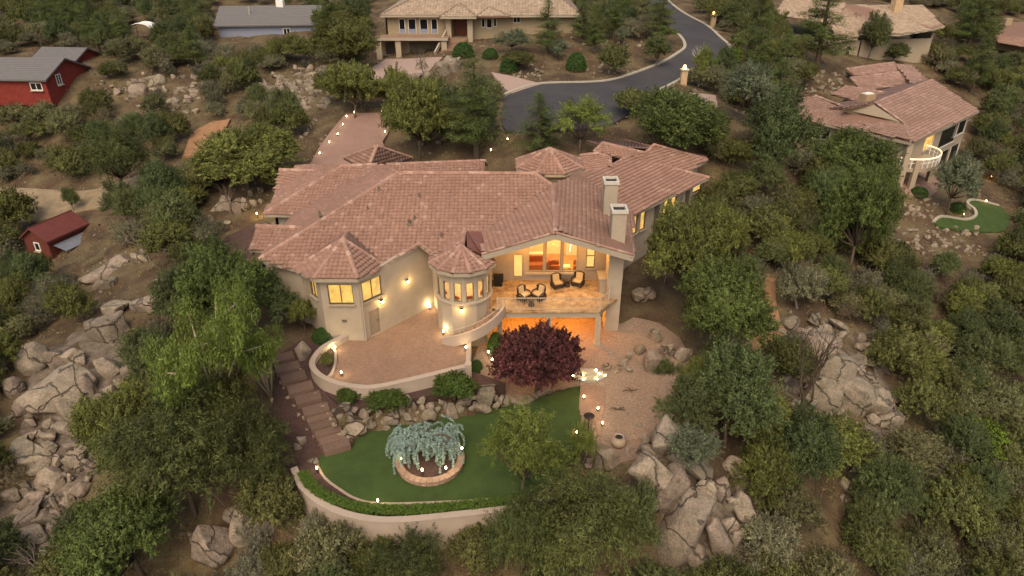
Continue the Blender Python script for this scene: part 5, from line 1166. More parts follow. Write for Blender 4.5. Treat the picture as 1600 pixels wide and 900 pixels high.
# stone gate pillars with lamps
def pillar(u, v, label):
    t = empty('gate_pillar', label, 'pillar', PT(u, v)); MB().box((0, 0, .8), (.75, .75, 1.9)).build('pillar_shaft', 'goldrock', t); MB().box((0, 0, 1.82), (1.0, 1.0, .14)).build('pillar_cap', 'concrete', t)
    MB().lathe([(.16, 1.89), (.2, 2.0), (.18, 2.25), (.06, 2.35)], (0, 0, 0), 10).build('lantern', 'bulbo', t)
pillar(1067, 132, 'stone gate pillar with glowing lantern by the bare white tree'); pillar(1113, 42, 'stone gate pillar along the upper bend of the road')
# ================================================================== ROCKS
def place_rock(me, p, w, h, rot, label, group, d=None, name='boulder', sink=.25, seed=0, parent=None):
    o = link(name, me); o.scale = (w/2, (d if d else (w*.45+h*.35))/2, h/2); o.location = p; o.rotation_euler = (R(8*math.sin(seed*3.1)), R(-rot), R(25*math.sin(seed*1.7)))
    if parent is not None: o.parent = parent
    else: tag(o, label, 'boulder' if name == 'boulder' else 'stone', group)
    return o
def rocks(lst, label, group, lift=.12, hs=1.0, yfn=None, own=None, name='boulder', parent=None):
    for i, e in enumerate(lst):
        u, v, w, h = e[:4]; rot = e[4] if len(e) > 4 else 0
        p = yfn(u, v) if yfn else PT(u, v); k = FPX/depth(p); W, Hh = w/k, h/k*hs
        me = (ROCK if w > 16 else SMALL)[(i*7+int(u)) % (16 if w > 16 else 6)]
        lb = own[i] if own and i in own else label; gp = None if own and i in own else group
        place_rock(me, p+UP*Hh*lift, W*1.22, Hh*1.28, rot, lb, gp, seed=i+int(u), name=name, parent=parent)
left = [(55,568,55,52,30),(87,568,45,36,5),(116,563,35,28,25),(90,618,108,72,20),(133,611,34,45,10),(106,642,56,38,15),(166,523,74,54,10),(181,488,50,26,8),(232,481,72,34,12),(257,450,36,34,0),(167,577,46,34,25),(205,586,28,30,0),(155,432,64,20,5),(165,448,42,22,0),(178,412,60,24,5),(137,653,33,26,25),(220,408,36,20,-10),(235,395,30,16),(25,610,30,36,30),(32,640,40,30,40),(40,480,40,26),(28,505,30,18,20)]
rocks(left, 'weathered granite boulder in the outcrop beside the willow', 'granite boulders beside the willow', own={3: 'huge tilted granite slab, the largest block beside the willow', 6: 'large rounded grey boulder half hidden by scrub above the outcrop', 8: 'pale flat granite boulder with an orange stain'})
left2 = [(98,671,34,18),(50,711,68,38,-5),(78,684,36,16,10),(77,700,26,17),(89,724,26,24),(115,721,33,24,-10),(114,700,30,20),(133,707,28,26),(151,711,22,20),(124,732,16,18),(146,733,26,21),(71,755,58,40,12),(59,733,36,20,20),(128,766,34,22),(91,791,26,38,10),(45,812,68,22,30),(66,813,36,24,20),(51,838,52,28,5),(100,831,48,38),(8,818,24,24),(10,852,30,26),(135,690,20,14),(150,668,22,14,30),(158,680,16,14),(100,745,20,16),(110,780,20,22),(20,775,30,20),(135,748,18,14),(162,693,26,16),(60,775,26,14),(80,865,40,24),(30,880,46,24),(165,650,20,16,20),(160,630,24,30,30),(172,612,20,20,20),(185,600,18,14)]
left2 += [(float(q_.uniform(10,170)), float(q_.uniform(650,870)), float(q_.uniform(12,26)), float(q_.uniform(9,18)), float(q_.uniform(-10,30))) for q_ in [np.random.default_rng(900+i) for i in range(60)]]
left2 = [e for i, e in enumerate(left2) if i < 36 or (e[0] < 175-(e[1]-650)*.25)]
rocks(left2, 'tumbled tan boulder on the lower rocky slope below the outcrop', 'tumbled boulders on the lower slope', name='tumbled_rock')
rocks([(345,858,74,90,-22),(396,826,76,64,20),(426,775,30,18,-10),(425,790,24,16),(305,845,26,24),(372,805,40,30,10),(470,690,20,16),(466,700,16,10),(452,762,16,12),(456,785,20,16),(495,810,14,20)], 'smooth granite slab among scrub outside the retaining wall', 'slabs outside the retaining wall', own={0: 'tall cracked granite slab split by a dark cleft among scrub', 1: 'broad flat grey granite slab behind the cleft'})
front = [(1040,697,70,60,38),(1025,742,78,66,35),(1045,770,42,76,-30),(1080,735,46,74,38),(1070,835,66,140,-28),(1098,785,34,66,-12),(1118,842,44,76,18),(1126,768,30,38,15),(1140,791,25,30),(1160,802,34,58,22),(1142,826,30,36,25),(1145,737,50,30,-10),(1152,757,36,26),(1022,782,50,46,30),(1010,716,38,40,40),(1090,880,40,34),(1150,845,26,34),(1062,790,34,60,-30),(1085,870,44,40)]
rocks(front, 'cracked pale granite block in the tall outcrop below the gravel yard', 'blocks of the tall outcrop', lift=.12, hs=1.12, own={0: 'tilted pale summit block crowning the tall outcrop', 4: 'long upright cracked slab at the foot of the tall outcrop'})
rocks([(952,720,56,40),(915,704,26,18,-35),(923,722,14,12),(918,730,14,12),(1000,708,22,22,20),(1008,690,16,20),(985,705,16,12),(1030,686,16,14),(996,664,14,8)], 'granite boulder at the edge of the gravel below the clay pot', 'boulders below the clay pot', own={0: 'big pale boulder with a flat top beside the clay pot'})
rocks([(1014,577,26,34,-10),(1025,531,26,26),(999,552,24,18),(983,561,12,14),(1042,556,28,24),(1067,564,26,26,-20),(948,578,15,14),(960,576,9,8),(968,580,9,8),(975,571,18,12),(983,581,12,8),(963,583,7,6),(969,573,7,7),(1012,466,26,22),(1000,470,26,24)], 'rounded granite boulder on the gravel beside the house', 'boulders on the gravel', lift=.42, own={0: 'upright oval boulder lying on the gravel beside dark grass'})
slab = [(1275,548,84,62,-38),(1300,585,84,70,-42),(1332,622,72,60,-35),(1288,622,62,60,-30),(1367,628,52,40,-25),(1390,656,46,36,-20),(1250,535,40,50,-20),(1292,516,26,18,-20),(1303,531,32,18,-30),(1320,566,20,22),(1342,562,28,22,-20),(1341,575,28,14),(1332,608,22,17),(1347,594,36,22,-35),(1344,530,20,20,-30),(1356,545,24,22,-30),(1232,488,14,12),(1236,505,36,22),(1272,497,18,14),(1368,606,20,18),(1404,678,24,18,-30),(1310,507,50,12,-38),(1270,520,40,20,-20),(1260,585,50,60,-20),(1240,640,40,40),(1262,655,40,40),(1225,560,24,20),(1310,655,40,36),(1212,545,16,12),(1220,530,14,12)]
slab += [(float(q_.uniform(1215,1415)), float(q_.uniform(495,685)), float(q_.uniform(11,26)), float(q_.uniform(8,17)), float(q_.uniform(-45,-10))) for q_ in [np.random.default_rng(1900+i) for i in range(150)]]
slab = [e for i, e in enumerate(slab) if i < 30 or bool(inpoly(np.array([e[0]]), np.array([e[1]]), [(1215,502),(1285,492),(1380,565),(1420,660),(1395,685),(1330,670),(1245,680),(1222,600)])[0])][:80]
rocks(slab, 'pale fractured granite slab on the right hillside behind the bare tree', 'slabs of the right hillside outcrop', lift=.0, name='outcrop_boulder')
rocks([(1340,737,28,20,-30),(1328,763,46,18,-36),(1377,772,30,15),(1356,727,10,9),(1366,735,12,8),(1497,816,18,38),(1525,743,20,12),(1378,743,10,10),(1385,757,12,8),(1320,780,20,12,-30),(1172,895,14,20),(1142,880,10,12),(1590,760,16,20),(1430,640,10,12),(1520,890,26,16),(1150,470,22,16,-20),(1165,425,18,16,-20),(1183,438,12,10)], 'scattered granite stone between bushes on the right slope', 'scattered stones on the right slope', name='loose_stone')
# boulder wall between courtyard bed and lawn
def wall_y(u, v):
    vl = lawn_v(u); e = PZ(u, vl, LAWN_Z); t = min(1, max(0, (vl-v)/34))
    return PY(u, v, e.y-.05+.7*t)
bw = [(758,619,34,26),(755,635,32,16),(703,642,36,26),(668,648,32,19),(658,627,15,14),(660,638,13,12),(647,636,13,12),(672,634,17,12),(639,626,11,17),(609,655,38,20),(578,659,28,18),(567,646,18,15),(548,650,18,17),(553,669,38,17),(562,660,12,10),(532,649,12,10),(637,653,24,16),(537,635,24,13),(650,646,11,9),(639,642,11,9),(724,628,32,13),(737,638,12,10),(815,623,52,18),(786,627,22,18),(774,622,14,12),(775,634,14,11),(590,645,16,13),(625,644,16,12),(524,642,10,9),(517,655,10,8),(520,663,9,8),(545,684,14,8),(684,640,12,12),(690,630,12,10),(648,656,12,9),(720,640,16,12),(600,668,20,7),(740,622,12,12),(850,612,26,12),(535,677,14,9),(555,640,12,9),(575,640,14,10),(612,640,16,12),(630,634,12,10)]
bwl = empty('boulder_wall', 'dry wall of rounded boulders between the courtyard bed and the lawn', 'wall')
rocks(bw, '', None, lift=.0, yfn=wall_y, hs=1.1, name='stone', parent=bwl)
mb_s = [(475,556,22,40),(490,723,24,14),(504,637,9,8),(513,648,8,8),(482,607,7,6),(470,578,6,5),(466,648,9,7),(476,655,8,8),(490,683,7,6),(500,697,7,6),(492,616,8,6),(525,668,8,9),(530,680,10,7),(440,600,8,8),(450,622,8,7),(480,672,6,5),(535,682,9,7),(460,635,8,6),(443,607,6,5)]
rocks(mb_s, 'pale stone set in the dark mulch beside the paver steps', 'stones beside the paver steps', name='edging_stone', own={0: 'upright pale boulder standing between the paver steps and courtyard wall', 1: 'flat oval boulder at the end of the hedge'})
# rocks behind: north-west outcrops and driveway edge
rr = np.random.default_rng(31); nw = [(165,146,20,14),(183,146,16,16),(217,145,28,22),(228,126,22,12,20),(245,130,30,20,15),(245,145,22,14),(258,142,12,14),(285,143,18,12),(305,145,22,14),(240,170,24,16),(270,160,30,18),(250,158,16,10),(208,130,16,12),(278,170,14,12),(295,155,16,10),(225,118,12,9)]
nw += [(float(rr.uniform(160,320)), float(rr.uniform(118,182)), float(rr.uniform(8,18)), float(rr.uniform(6,12)), float(rr.uniform(-20,20))) for _ in range(40)]
rocks(nw, 'granite boulder in the tumbled outcrop near the red house', 'outcrop near the red house')
nw2 = [(float(rr.uniform(400,525)), float(rr.uniform(105,178)), float(rr.uniform(9,26)), float(rr.uniform(7,16)), float(rr.uniform(-20,20))) for _ in range(130)]
rocks([e for e in nw2 if abs(e[1]-(150-(e[0]-400)*.12)) < 32], 'jumbled tan boulder on the stony slope left of the driveway', 'boulders on the stony slope', name='hillside_rock')
rocks([(512,15,60,30),(540,8,40,18),(530,25,24,12),(500,32,30,12),(470,30,20,12)], 'broad pale bedrock dome behind the blue grey house', 'bedrock domes')
rocks([(340,328,34,24),(358,325,26,30,-20),(372,330,20,32,-15),(384,328,16,28,-10),(395,322,18,16),(330,345,16,12),(408,318,12,14),(405,300,14,14),(355,350,16,10),(392,305,12,12)], 'rounded boulder lit by warm light at the corner of the house', 'boulders at the house corner')
rocks([(690,115,26,28),(700,105,20,24),(706,112,22,28,10),(668,120,16,14),(650,124,20,14),(660,108,20,18,20),(648,128,16,10),(680,126,16,10),(712,103,18,22)], 'large rounded boulder on the island before the tan house', 'boulders before the tan house')
gr_ = [(float(rr.uniform(880,1010)), float(rr.uniform(20,80)), float(rr.uniform(5,13)), float(rr.uniform(4,9))) for _ in range(45)]+[(float(rr.uniform(800,850)), float(rr.uniform(100,122)), float(rr.uniform(4,9)), float(rr.uniform(3,6))) for _ in range(26)]+[(float(rr.uniform(905,1000)), float(rr.uniform(92,118)), float(rr.uniform(4,9)), float(rr.uniform(3,6))) for _ in range(34)]
rocks(gr_, 'golden landscaping stone on the planted bank above the road', 'stones on the planted bank', name='landscape_stone')
rk = [(float(rr.uniform(1385,1460)), float(rr.uniform(312,345)), float(rr.uniform(5,13)), float(rr.uniform(4,8))) for _ in range(40)]+[(float(rr.uniform(1395,1535)), float(rr.uniform(355,400)), float(rr.uniform(5,12)), float(rr.uniform(4,8))) for _ in range(75)]+[(float(rr.uniform(1512,1530)), float(rr.uniform(275,312)), float(rr.uniform(5,9)), float(rr.uniform(4,8))) for _ in range(16)]
stw = empty('stone_terrace', 'rough stacked stone terraces below the balcony house', 'wall')
rocks(rk, '', None, name='stone', parent=stw)
rk = [(float(rr.uniform(1205,1325)), float(rr.uniform(112,150)), float(rr.uniform(5,10)), float(rr.uniform(4,8))) for _ in range(60)]
rocks(rk, 'loose stone on the bank above the balcony house', 'stones on the bank above the balcony house', name='loose_stone')
rocks([(450+i*6+float(rr.normal())*3, 232-i*5.2, 9, 8) for i in range(9)]+[(640+i*9, 222+float(rr.normal())*5, 12, 10) for i in range(7)], 'stone lining the edge of the long driveway', 'stones lining the driveway', name='edging_stone')
# ================================================================== TREES AND SHRUBS
CNT = {}
NAMES = {'oak': 'scrub_oak', 'oak2': 'oak_tree', 'grey': 'grey_shrub', 'sage': 'sage_bush', 'jun': 'juniper_tree', 'blue': 'blue_juniper', 'round': 'pinyon_pine', 'bigoak': 'oak_tree', 'locust': 'locust_tree', 'feather': 'mesquite_tree', 'plum': 'plum_tree', 'lime': 'lime_shrub', 'clipped': 'clipped_shrub', 'pine': 'pine_tree', 'willow': 'willow_tree', 'ivy': 'leafy_shrub', 'manza': 'manzanita_bush', 'brown': 'dry_bush'}
def tree(kind, u, v, wpx, vtop, label, group=None, cat='tree', parts=True, p=None, i=None, rz=None):
    p = p or PT(u, v); k = FPX/depth(p); W = wpx/k; top = PY(u, vtop, p.y).z; Hh = max(.5, top-p.z)
    return put(kind, p, W, Hh, label, group, cat, parts, i, rz)
def put(kind, p, W, Hh, label, group=None, cat='tree', parts=True, i=None, rz=None):
    n = CNT.get(kind, 0); CNT[kind] = n+1
    pr = PROTO[kind][(n if i is None else i) % len(PROTO[kind])]; w0, h0 = pr[3]
    sc = (W/w0, W/w0, Hh/h0); rz = (n*2.399) % 6.283 if rz is None else rz
    if parts:
        o = empty(NAMES[kind], label, cat, p, group)
        link('crown', pr[0], o); link('trunk', pr[1], o)
    else:
        o = link(NAMES[kind], pr[2]); o.location = p; tag(o, label, cat, group)
    o.scale = sc; o.rotation_euler = (0, 0, rz); return o
HERO = [
 ('plum', 838, 612, 144, 516, 'dark purple leaved plum tree beside the lawn'),
 ('willow', 345, 690, 235, 468, 'bright green willow with pale bare branches beside the mulch slope'),
 ('willow', 425, 625, 110, 500, 'smaller light green willow overhanging the paver steps'),
 ('round', 372, 545, 150, 385, 'tall dark green juniper against the left corner of the house'),
 ('jun', 305, 520, 110, 418, 'conical green juniper above the willow'),
 ('jun', 432, 510, 90, 425, 'dark juniper touching the left house wall'),
 ('oak2', 478, 520, 50, 470, 'low dark bush under the left bay window'),
 ('feather', 305, 805, 240, 632, 'broad olive tree spreading below the willow'),
 ('oak2', 352, 705, 150, 585, 'leafy green bush around the willow stems'),
 ('feather', 400, 772, 150, 645, 'olive feathery tree beside the mulch slope'),
 ('bigoak', 215, 735, 130, 615, 'dense olive oak between boulders and the willow'),
 ('round', 225, 905, 190, 785, 'rounded grey green pinyon at the foot of the boulder slope'),
 ('round', 1118, 558, 168, 415, 'big round bright green pinyon pine beside the orange trail'),
 ('bigoak', 1068, 488, 150, 318, 'tall green oak against the right end of the house'),
 ('oak2', 1122, 425, 70, 325, 'green oak behind the tall oak at the house end'),
 ('jun', 1132, 700, 150, 548, 'tall green juniper above the tall rock outcrop'),
 ('oak2', 1085, 640, 70, 560, 'thin leafed tree at the edge of the gravel yard'),
 ('blue', 1075, 735, 90, 672, 'low grey green bush behind the summit block'),
 ('round', 1325, 430, 118, 262, 'rounded dense green conifer below the balcony house'),
 ('round', 1318, 312, 132, 210, 'wide bushy pine hiding the lower storey of the balcony house'),
 ('blue', 1480, 335, 85, 243, 'grey blue olive tree before the balcony'),
 ('blue', 1165, 195, 95, 98, 'blue green cypress beside the side driveway'),
 ('jun', 1200, 290, 130, 138, 'tall dark juniper between the two tile roofed houses'),
 ('round', 1040, 255, 165, 142, 'large broad juniper behind the right wing of the house'),
 ('pine', 840, 245, 92, 146, 'light green pine behind the entry turret'),
 ('locust', 905, 240, 110, 150, 'yellow green leafy tree between pine and juniper'),
 ('oak', 985, 180, 66, 140, 'reddish tinged shrub by the road edge'),
 ('bigoak', 655, 250, 115, 125, 'dark rounded oak right of the long driveway'),
 ('pine', 745, 250, 115, 92, 'open green pine beside the road end'),
 ('oak2', 620, 175, 60, 105, 'bright green bush at the end of the driveway'),
 ('oak2', 555, 185, 95, 98, 'dark green tree at the left of the driveway end'),
 ('bigoak', 540, 115, 110, 30, 'large green oak left of the tan house garage'),
 ('bigoak', 390, 295, 170, 205, 'broad green oak on the slope left of the roof'),
 ('oak2', 440, 300, 60, 260, 'small oak touching the left eaves'),
 ('feather', 195, 305, 110, 200, 'multi stemmed olive tree on the dirt road bank'),
 ('jun', 265, 340, 80, 250, 'dark juniper above the boulders at the house corner'),
 ('jun', 116, 330, 30, 293, 'small pointed juniper behind the red shed'),
 ('oak2', 25, 365, 90, 300, 'small green tree at the edge of the dirt road'),
 ('oak2', 280, 410, 110, 345, 'bright green oak below the bare soil at the house corner'),
 ('locust', 815, 785, 150, 640, 'light yellow green locust tree overhanging the lawn'),
 ('locust', 905, 745, 60, 655, 'slender locust beside the brick path'),
 ('feather', 905, 895, 200, 752, 'wide feathery dark green tree below the locust'),
 ('feather', 815, 895, 140, 790, 'feathery olive bush below the retaining wall end'),
 ('oak2', 1280, 722, 150, 660, 'bright green spreading bush below the bare tree'),
 ('lime', 1140, 108, 45, 75, 'bright yellow green shrub beside the road bend'),
 ('lime', 1515, 715, 90, 660, 'flat topped lime green tree on the right slope'),
 ('pine', 855, 85, 62, 0, 'tall pine in front of the tan house'),
 ('pine', 908, 70, 45, -12, 'slim pine on the bank beside the tan house'),
 ('pine', 930, 85, 42, 5, 'second slim pine on the planted bank'),
 ('pine', 1030, 70, 62, -18, 'dark pine on the inside of the road bend'),
 ('pine', 1275, 110, 110, -40, 'very tall pine in front of the pale house'),
 ('pine', 1510, 80, 80, -50, 'tall pine right of the pale house'),
 ('jun', 1355, 95, 60, 20, 'pointed juniper before the pale house'),
 ('jun', 1395, 100, 45, 66, 'small juniper above the balcony house roof'),
 ('oak2', 1430, 75, 70, 25, 'dark tree covering the eaves of the pale house'),
 ('jun', 1025, 105, 50, 55, 'conical green juniper at the inside kerb'),
 ('oak', 960, 118, 60, 68, 'small round tree on the planted bank'),
 ('blue', 800, 85, 60, 45, 'grey blue shrub before the tan house bay'),
 ('blue', 875, 95, 34, 62, 'round blue green shrub on the bank'),
 ('oak', 810, 110, 60, 80, 'olive hedge bush above the driveway apron'),
 ('blue', 972, 70, 30, 42, 'dark round shrub upslope of the bank'),
 ('feather', 640, 930, 150, 850, 'olive bush at the foot of the retaining wall'),
 ('grey', 1190, 880, 120, 820, 'silvery grey bush beside the tall outcrop'),
 ('oak2', 1185, 790, 110, 700, 'leafy green bush right of the tall outcrop'),
 ('grey', 1245, 480, 90, 415, 'silvery grey brush beside the orange trail'),
 ('grey', 1185, 345, 90, 310, 'grey brush on the slope behind the tall oak'),
]
CLIP = [(900,108,34,82,'round clipped bright green shrub on the planted bank'),(724,88,36,66,'clipped green mound beside the entry steps of the tan house'),(766,90,26,75,'small clipped green ball before the tan house'),(795,112,30,90,'clipped olive ball above the apron'),
 (505,530,36,514,'low clipped green bush at the base of the left bay window'),(775,548,28,520,'rounded clipped bush under the outside stair'),(1435,305,28,292,'clipped dark bush on the patio of the balcony house'),(1495,330,26,316,'clipped ball beside the putting green'),
 (1112,133,18,116,'clipped ball beside the white bare tree'),(1128,126,22,108,'clipped dark shrub behind the white bare tree')]
for a in HERO: tree(*a)
for u, v, w, vt, l in CLIP: tree('clipped', u, v, w, vt, l, cat='shrub')
# bedding shrubs along the courtyard wall
for u, v, w, vt, l in ((603,640,70,612,'bright green spreading shrub in the middle of the courtyard bed'),(710,626,80,584,'bright green mounded shrub at the tower end of the courtyard bed'),(546,632,46,606,'small dark green shrub at the left end of the courtyard bed')):
    p = PZ(u, v-8, BED_Z); k = FPX/depth(p); put('ivy', p, w/k*1.05, (v-vt)/k*.8, l, None, 'shrub')
p = PZ(512, 572, 1.27); put('oak2', p, 1.1, .9, 'leafy shrub in the planted corner of the courtyard', None, 'shrub')
for u, v in ((745,575),(741,583)): put('clipped', PT(u, v), .8, .6, 'small dark shrub beside the courtyard end wall', 'shrubs at the end wall', 'shrub')
r = np.random.default_rng(9); c_ = r.normal(size=(60, 3))*[.5, .3, .15]+[0, 0, .3]; V, F, col = leaves(r, c_, np.full(60, .25), 26, .5, .03, r.uniform(.7, 1.2, 60), up=0, hang=-.8)
o = link('grass_clump', npmesh('grass_clump', V, F, ['leaf_jun'], col)); o.location = PT(1040, 580); tag(o, 'dark spiky grass clump between boulders on the gravel', 'grass')
def bare(me, u, v, vt, label, sx=1.):
    p = PT(u, v); h = PY(u, vt, p.y).z-p.z; z1 = max(q.co.z for q in me.vertices); o = link('bare_tree', me); s_ = h/z1; o.scale = (s_*sx, s_*sx, s_); o.location = p; tag(o, label, 'tree')
bare(DEAD[0], 1243, 672, 492, 'dark leafless tree standing before the right granite slabs', .8)
bare(DEAD[1], 662, 132, 68, 'leafless tree before the tan house garage')
bare(DEAD[2], 236, 408, 335, 'grey leafless tree downslope of the boulders')
bare(DEAD[1], 362, 335, 282, 'pale leafless tree over the boulders at the house corner')
bare(DEAD[2], 70, 905, 845, 'dead grey branches at the foot of the boulder slope', 1.2)
bare(ASPEN, 1092, 132, 70, 'white barked bare tree beside the gate pillar'); bare(ASPEN, 1170, 62, 18, 'white barked tree beyond the road')
for u, v, w_, vt, l in ((1093,134,44,70,'pale green birch crown round the white stems by the gate pillar'),(1171,64,40,20,'pale green birch crown beyond the road')): tree('locust', u, v, w_, vt, l)
for u, v, l in ((985,612,'dry fallen branch lying on the gravel near the oval boulder'),(965,641,'small dry twig pile on the open gravel')):
    m_ = MB(); q = np.random.default_rng(int(u))
    for k in range(9): a = q.uniform(0, 6.28); m_.tube([(0, 0, .06), (math.cos(a)*.3, math.sin(a)*.2, .12), (math.cos(a+.3)*.55, math.sin(a+.3)*.4, .05)], [.025, .018, .008], 4)
    o = m_.build('fallen_branch', 'bark'); o.location = PT(u, v); tag(o, l, 'branch')
# ---- wild chaparral: where the photograph shows open things, no bush stands
OPEN = [
 [(385,412),(395,340),(430,250),(500,172),(615,172),(650,235),(770,240),(800,225),(900,226),(1020,218),(1115,246),(1112,290),(1000,400),(1085,480),(1085,600),(1015,690),(1165,730),(1180,880),(1060,900),(1000,760),(900,705),(780,780),(760,830),(560,856),(455,770),(438,720),(428,560),(468,520),(430,430)],
 [(790,205),(787,135),(940,124),(1040,80),(1050,55),(990,-30),(1040,-30),(1145,65),(1145,90),(1060,130),(1130,150),(1130,172),(1040,165),(960,195)],
 [(560,130),(575,60),(590,-40),(900,-40),(905,70),(1000,62),(1060,60),(1050,90),(930,132),(800,140),(680,130),(600,130)],
 [(1228,235),(1238,148),(1310,85),(1425,92),(1540,172),(1505,265),(1590,320),(1580,370),(1520,410),(1390,400),(1375,340),(1395,300),(1300,228)],
 [(1285,105),(1205,20),(1205,-20),(1490,20),(1480,60),(1400,62),(1340,105)], [(1540,30),(1640,20),(1640,95),(1555,90)],
 [(-40,165),(-40,100),(60,75),(155,80),(150,140),(80,165)], [(335,70),(335,5),(485,15),(495,62),(420,75)], [(205,66),(210,38),(248,38),(246,66)],
 [(35,415),(38,355),(130,312),(165,330),(150,395),(90,420)], [(-40,362),(-40,284),(150,284),(245,252),(270,268),(200,325),(130,342),(60,360)],
 [(280,250),(292,200),(360,178),(365,200),(325,245)], [(1185,425),(1218,430),(1220,500),(1235,520),(1200,560),(1140,575),(1125,560),(1200,500)],
 [(15,630),(50,540),(140,500),(150,420),(250,390),(275,440),(270,500),(215,540),(215,620),(170,680),(175,770),(125,850),(-20,900),(-20,800),(50,790),(15,710)],
 [(1210,500),(1290,485),(1385,560),(1425,665),(1400,690),(1330,670),(1240,680),(1215,600)],
 [(150,160),(205,108),(320,132),(315,165),(240,190)], [(395,175),(400,120),(530,100),(535,150),(480,185)],
 [(300,900),(310,820),(400,775),(445,790),(420,850),(380,900)], [(1310,790),(1325,735),(1395,735),(1395,785)], [(335,398),(350,365),(410,345),(410,410)],
 [(310,352),(325,305),(415,290),(410,350)]]
SOFT = [(14, .93), (15, .88), (16, .88), (17, .7), (18, .6)]
def covered(u, v): return any(bool(inpoly(np.array([u]), np.array([v]), o)[0]) for o in OPEN)
rs = np.random.default_rng(424)
cand = []
y = 20.0
while y < 178:
    sp_ = 1.75+.009*y
    half = (y*CP+22*SP)*.86+8
    for x in np.arange(-half, half, sp_): cand.append((x+rs.uniform(-.48, .48)*sp_, y+rs.uniform(-.48, .48)*sp_))
    y += sp_*.95
cand = np.array(cand); cz = ZT(cand[:, 0], cand[:, 1])
heroxy = np.array([tuple(PT(a[1], a[2]).xy)+(a[3]/(FPX/depth(PT(a[1], a[2]))),) for a in HERO])
U_, V_ = proj(cand[:, 0], cand[:, 1], cz)
bad = np.zeros(len(cand), bool)
Hs = rs.uniform(.75, 1.25, len(cand)); qq = rs.uniform(size=len(cand)); sf = dict(SOFT)
for i_, o in enumerate(OPEN): bad |= inpoly(U_, V_, o) & (qq < sf.get(i_, 2))
Ut, Vt = proj(cand[:, 0], cand[:, 1], cz+1.5)
for i_, o in enumerate(OPEN): bad |= inpoly(Ut, Vt, o) & (qq < sf.get(i_, 2))
for dx in (-.9, .9):
    Ut, Vt = proj(cand[:, 0]+dx, cand[:, 1], cz+.8)
    for i_, o in enumerate(OPEN): bad |= inpoly(Ut, Vt, o) & (qq < sf.get(i_, 2))
for z_ in drape_zones[3:]+[f_[0] for f_ in flat_zones]: bad |= inpoly(cand[:, 0], cand[:, 1], z_)
bad |= (U_ < -90) | (U_ > 1690) | (V_ > 1010) | (V_ < -70)
bad |= (np.abs(cand[:, 0]+1) < 18) & (cand[:, 1] > 38) & (cand[:, 1] < 62)
bad |= np.hypot(cand[:, 0], cand[:, 1]) < 14
for hx, hy, hw in heroxy: bad |= np.hypot(cand[:, 0]-hx, cand[:, 1]-hy) < hw*.36
clump = fbm(cand[:, 0]*.35+3, cand[:, 1]*.35)
ltop = (U_ < 560) & (V_ < 330)
bad |= (clump < -.45) & (rs.uniform(size=len(cand)) < np.where(ltop, .6, .3))
bad |= (rs.uniform(size=len(cand)) < np.where(ltop, .1, .03))
idx = np.where(~bad)[0]
LAB = {'oak': ('olive scrub oak bush', 'scrub oak'), 'oak2': ('bright green leafy oak bush', 'oak bush'), 'grey': ('grey green brushy shrub', 'shrub'), 'manza': ('dull olive manzanita bush', 'manzanita'), 'brown': ('dry brownish twiggy bush', 'bush'), 'sage': ('pale sage coloured low shrub', 'shrub'), 'jun': ('dark green juniper bush', 'juniper'), 'pine': ('wild pine', 'pine')}
MARKS = [('red shed', 90, 395), ('dirt road', 60, 320), ('red house', 75, 150), ('white canopy', 228, 62), ('blue grey house', 410, 65), ('stony slope left of the driveway', 460, 150), ('outcrop near the red house', 245, 155), ('orange dirt path', 320, 215), ('boulders at the house corner', 365, 330),
 ('willow and granite outcrop', 230, 540), ('tumbled boulders on the lower slope', 90, 760), ('cleft granite slab', 370, 840), ('retaining wall of the lawn', 560, 870), ('locust tree below the lawn', 830, 860), ('tall rock outcrop', 1080, 800), ('orange trail', 1205, 480), ('right granite slabs', 1310, 600), ('flat topped lime tree', 1515, 710),
 ('stone terraces', 1450, 390), ('putting green', 1560, 350), ('balcony house', 1400, 240), ('pale house', 1390, 70), ('red roof house', 1580, 90), ('road bend', 1130, 90), ('tan house', 750, 60), ('long driveway', 560, 200), ('side driveway', 1100, 170), ('right wing of the main house', 1130, 300), ('bottom of the right slope', 1450, 850), ('bare tree slope', 1250, 760)]
MK = [(n, PT(u, v)) for n, u, v in MARKS]
def zone(p): return 'near the '+min(MK, key=lambda m: (m[1].xy-p.xy).length)[0]
num = {}
for i in idx:
    u, v = U_[i], V_[i]; q = rs.uniform()
    kd = 'oak' if q < .18 else 'manza' if q < .36 else 'grey' if q < .54 else 'sage' if q < .69 else 'brown' if q < .78 else 'jun' if q < .93 else 'oak2'
    far = cand[i, 1] > 75
    if far and q > .9 and rs.uniform() < .5: kd = 'pine'
    if kd == 'pine':
        for h_ in (2, 4, 6, 8):
            pu, pv = proj(cand[i, 0], cand[i, 1], cz[i]+h_)
            if covered(pu, pv): kd = 'oak'
    s = Hs[i]*((1.22 if u > 1130 or v < 420 else 1.1)+max(0, min(1, (cand[i, 1]-60)/40))*.08)
    W, Hh = {'oak': (3.4, 2.5), 'oak2': (3.3, 2.7), 'grey': (3.0, 1.9), 'manza': (3.2, 2.2), 'brown': (2.4, 1.5), 'sage': (2.2, 1.3), 'jun': (3.2, 3.2), 'pine': (3.6, 7)}[kd]
    num[kd] = num.get(kd, 0)+1
    p = Vector((cand[i, 0], cand[i, 1], cz[i]-.1)); zn = zone(p)
    put(kd, p, W*s, Hh*s*rs.uniform(.85, 1.2), LAB[kd][0]+' '+zn, LAB[kd][0]+' '+zn, LAB[kd][1], kd == 'pine')
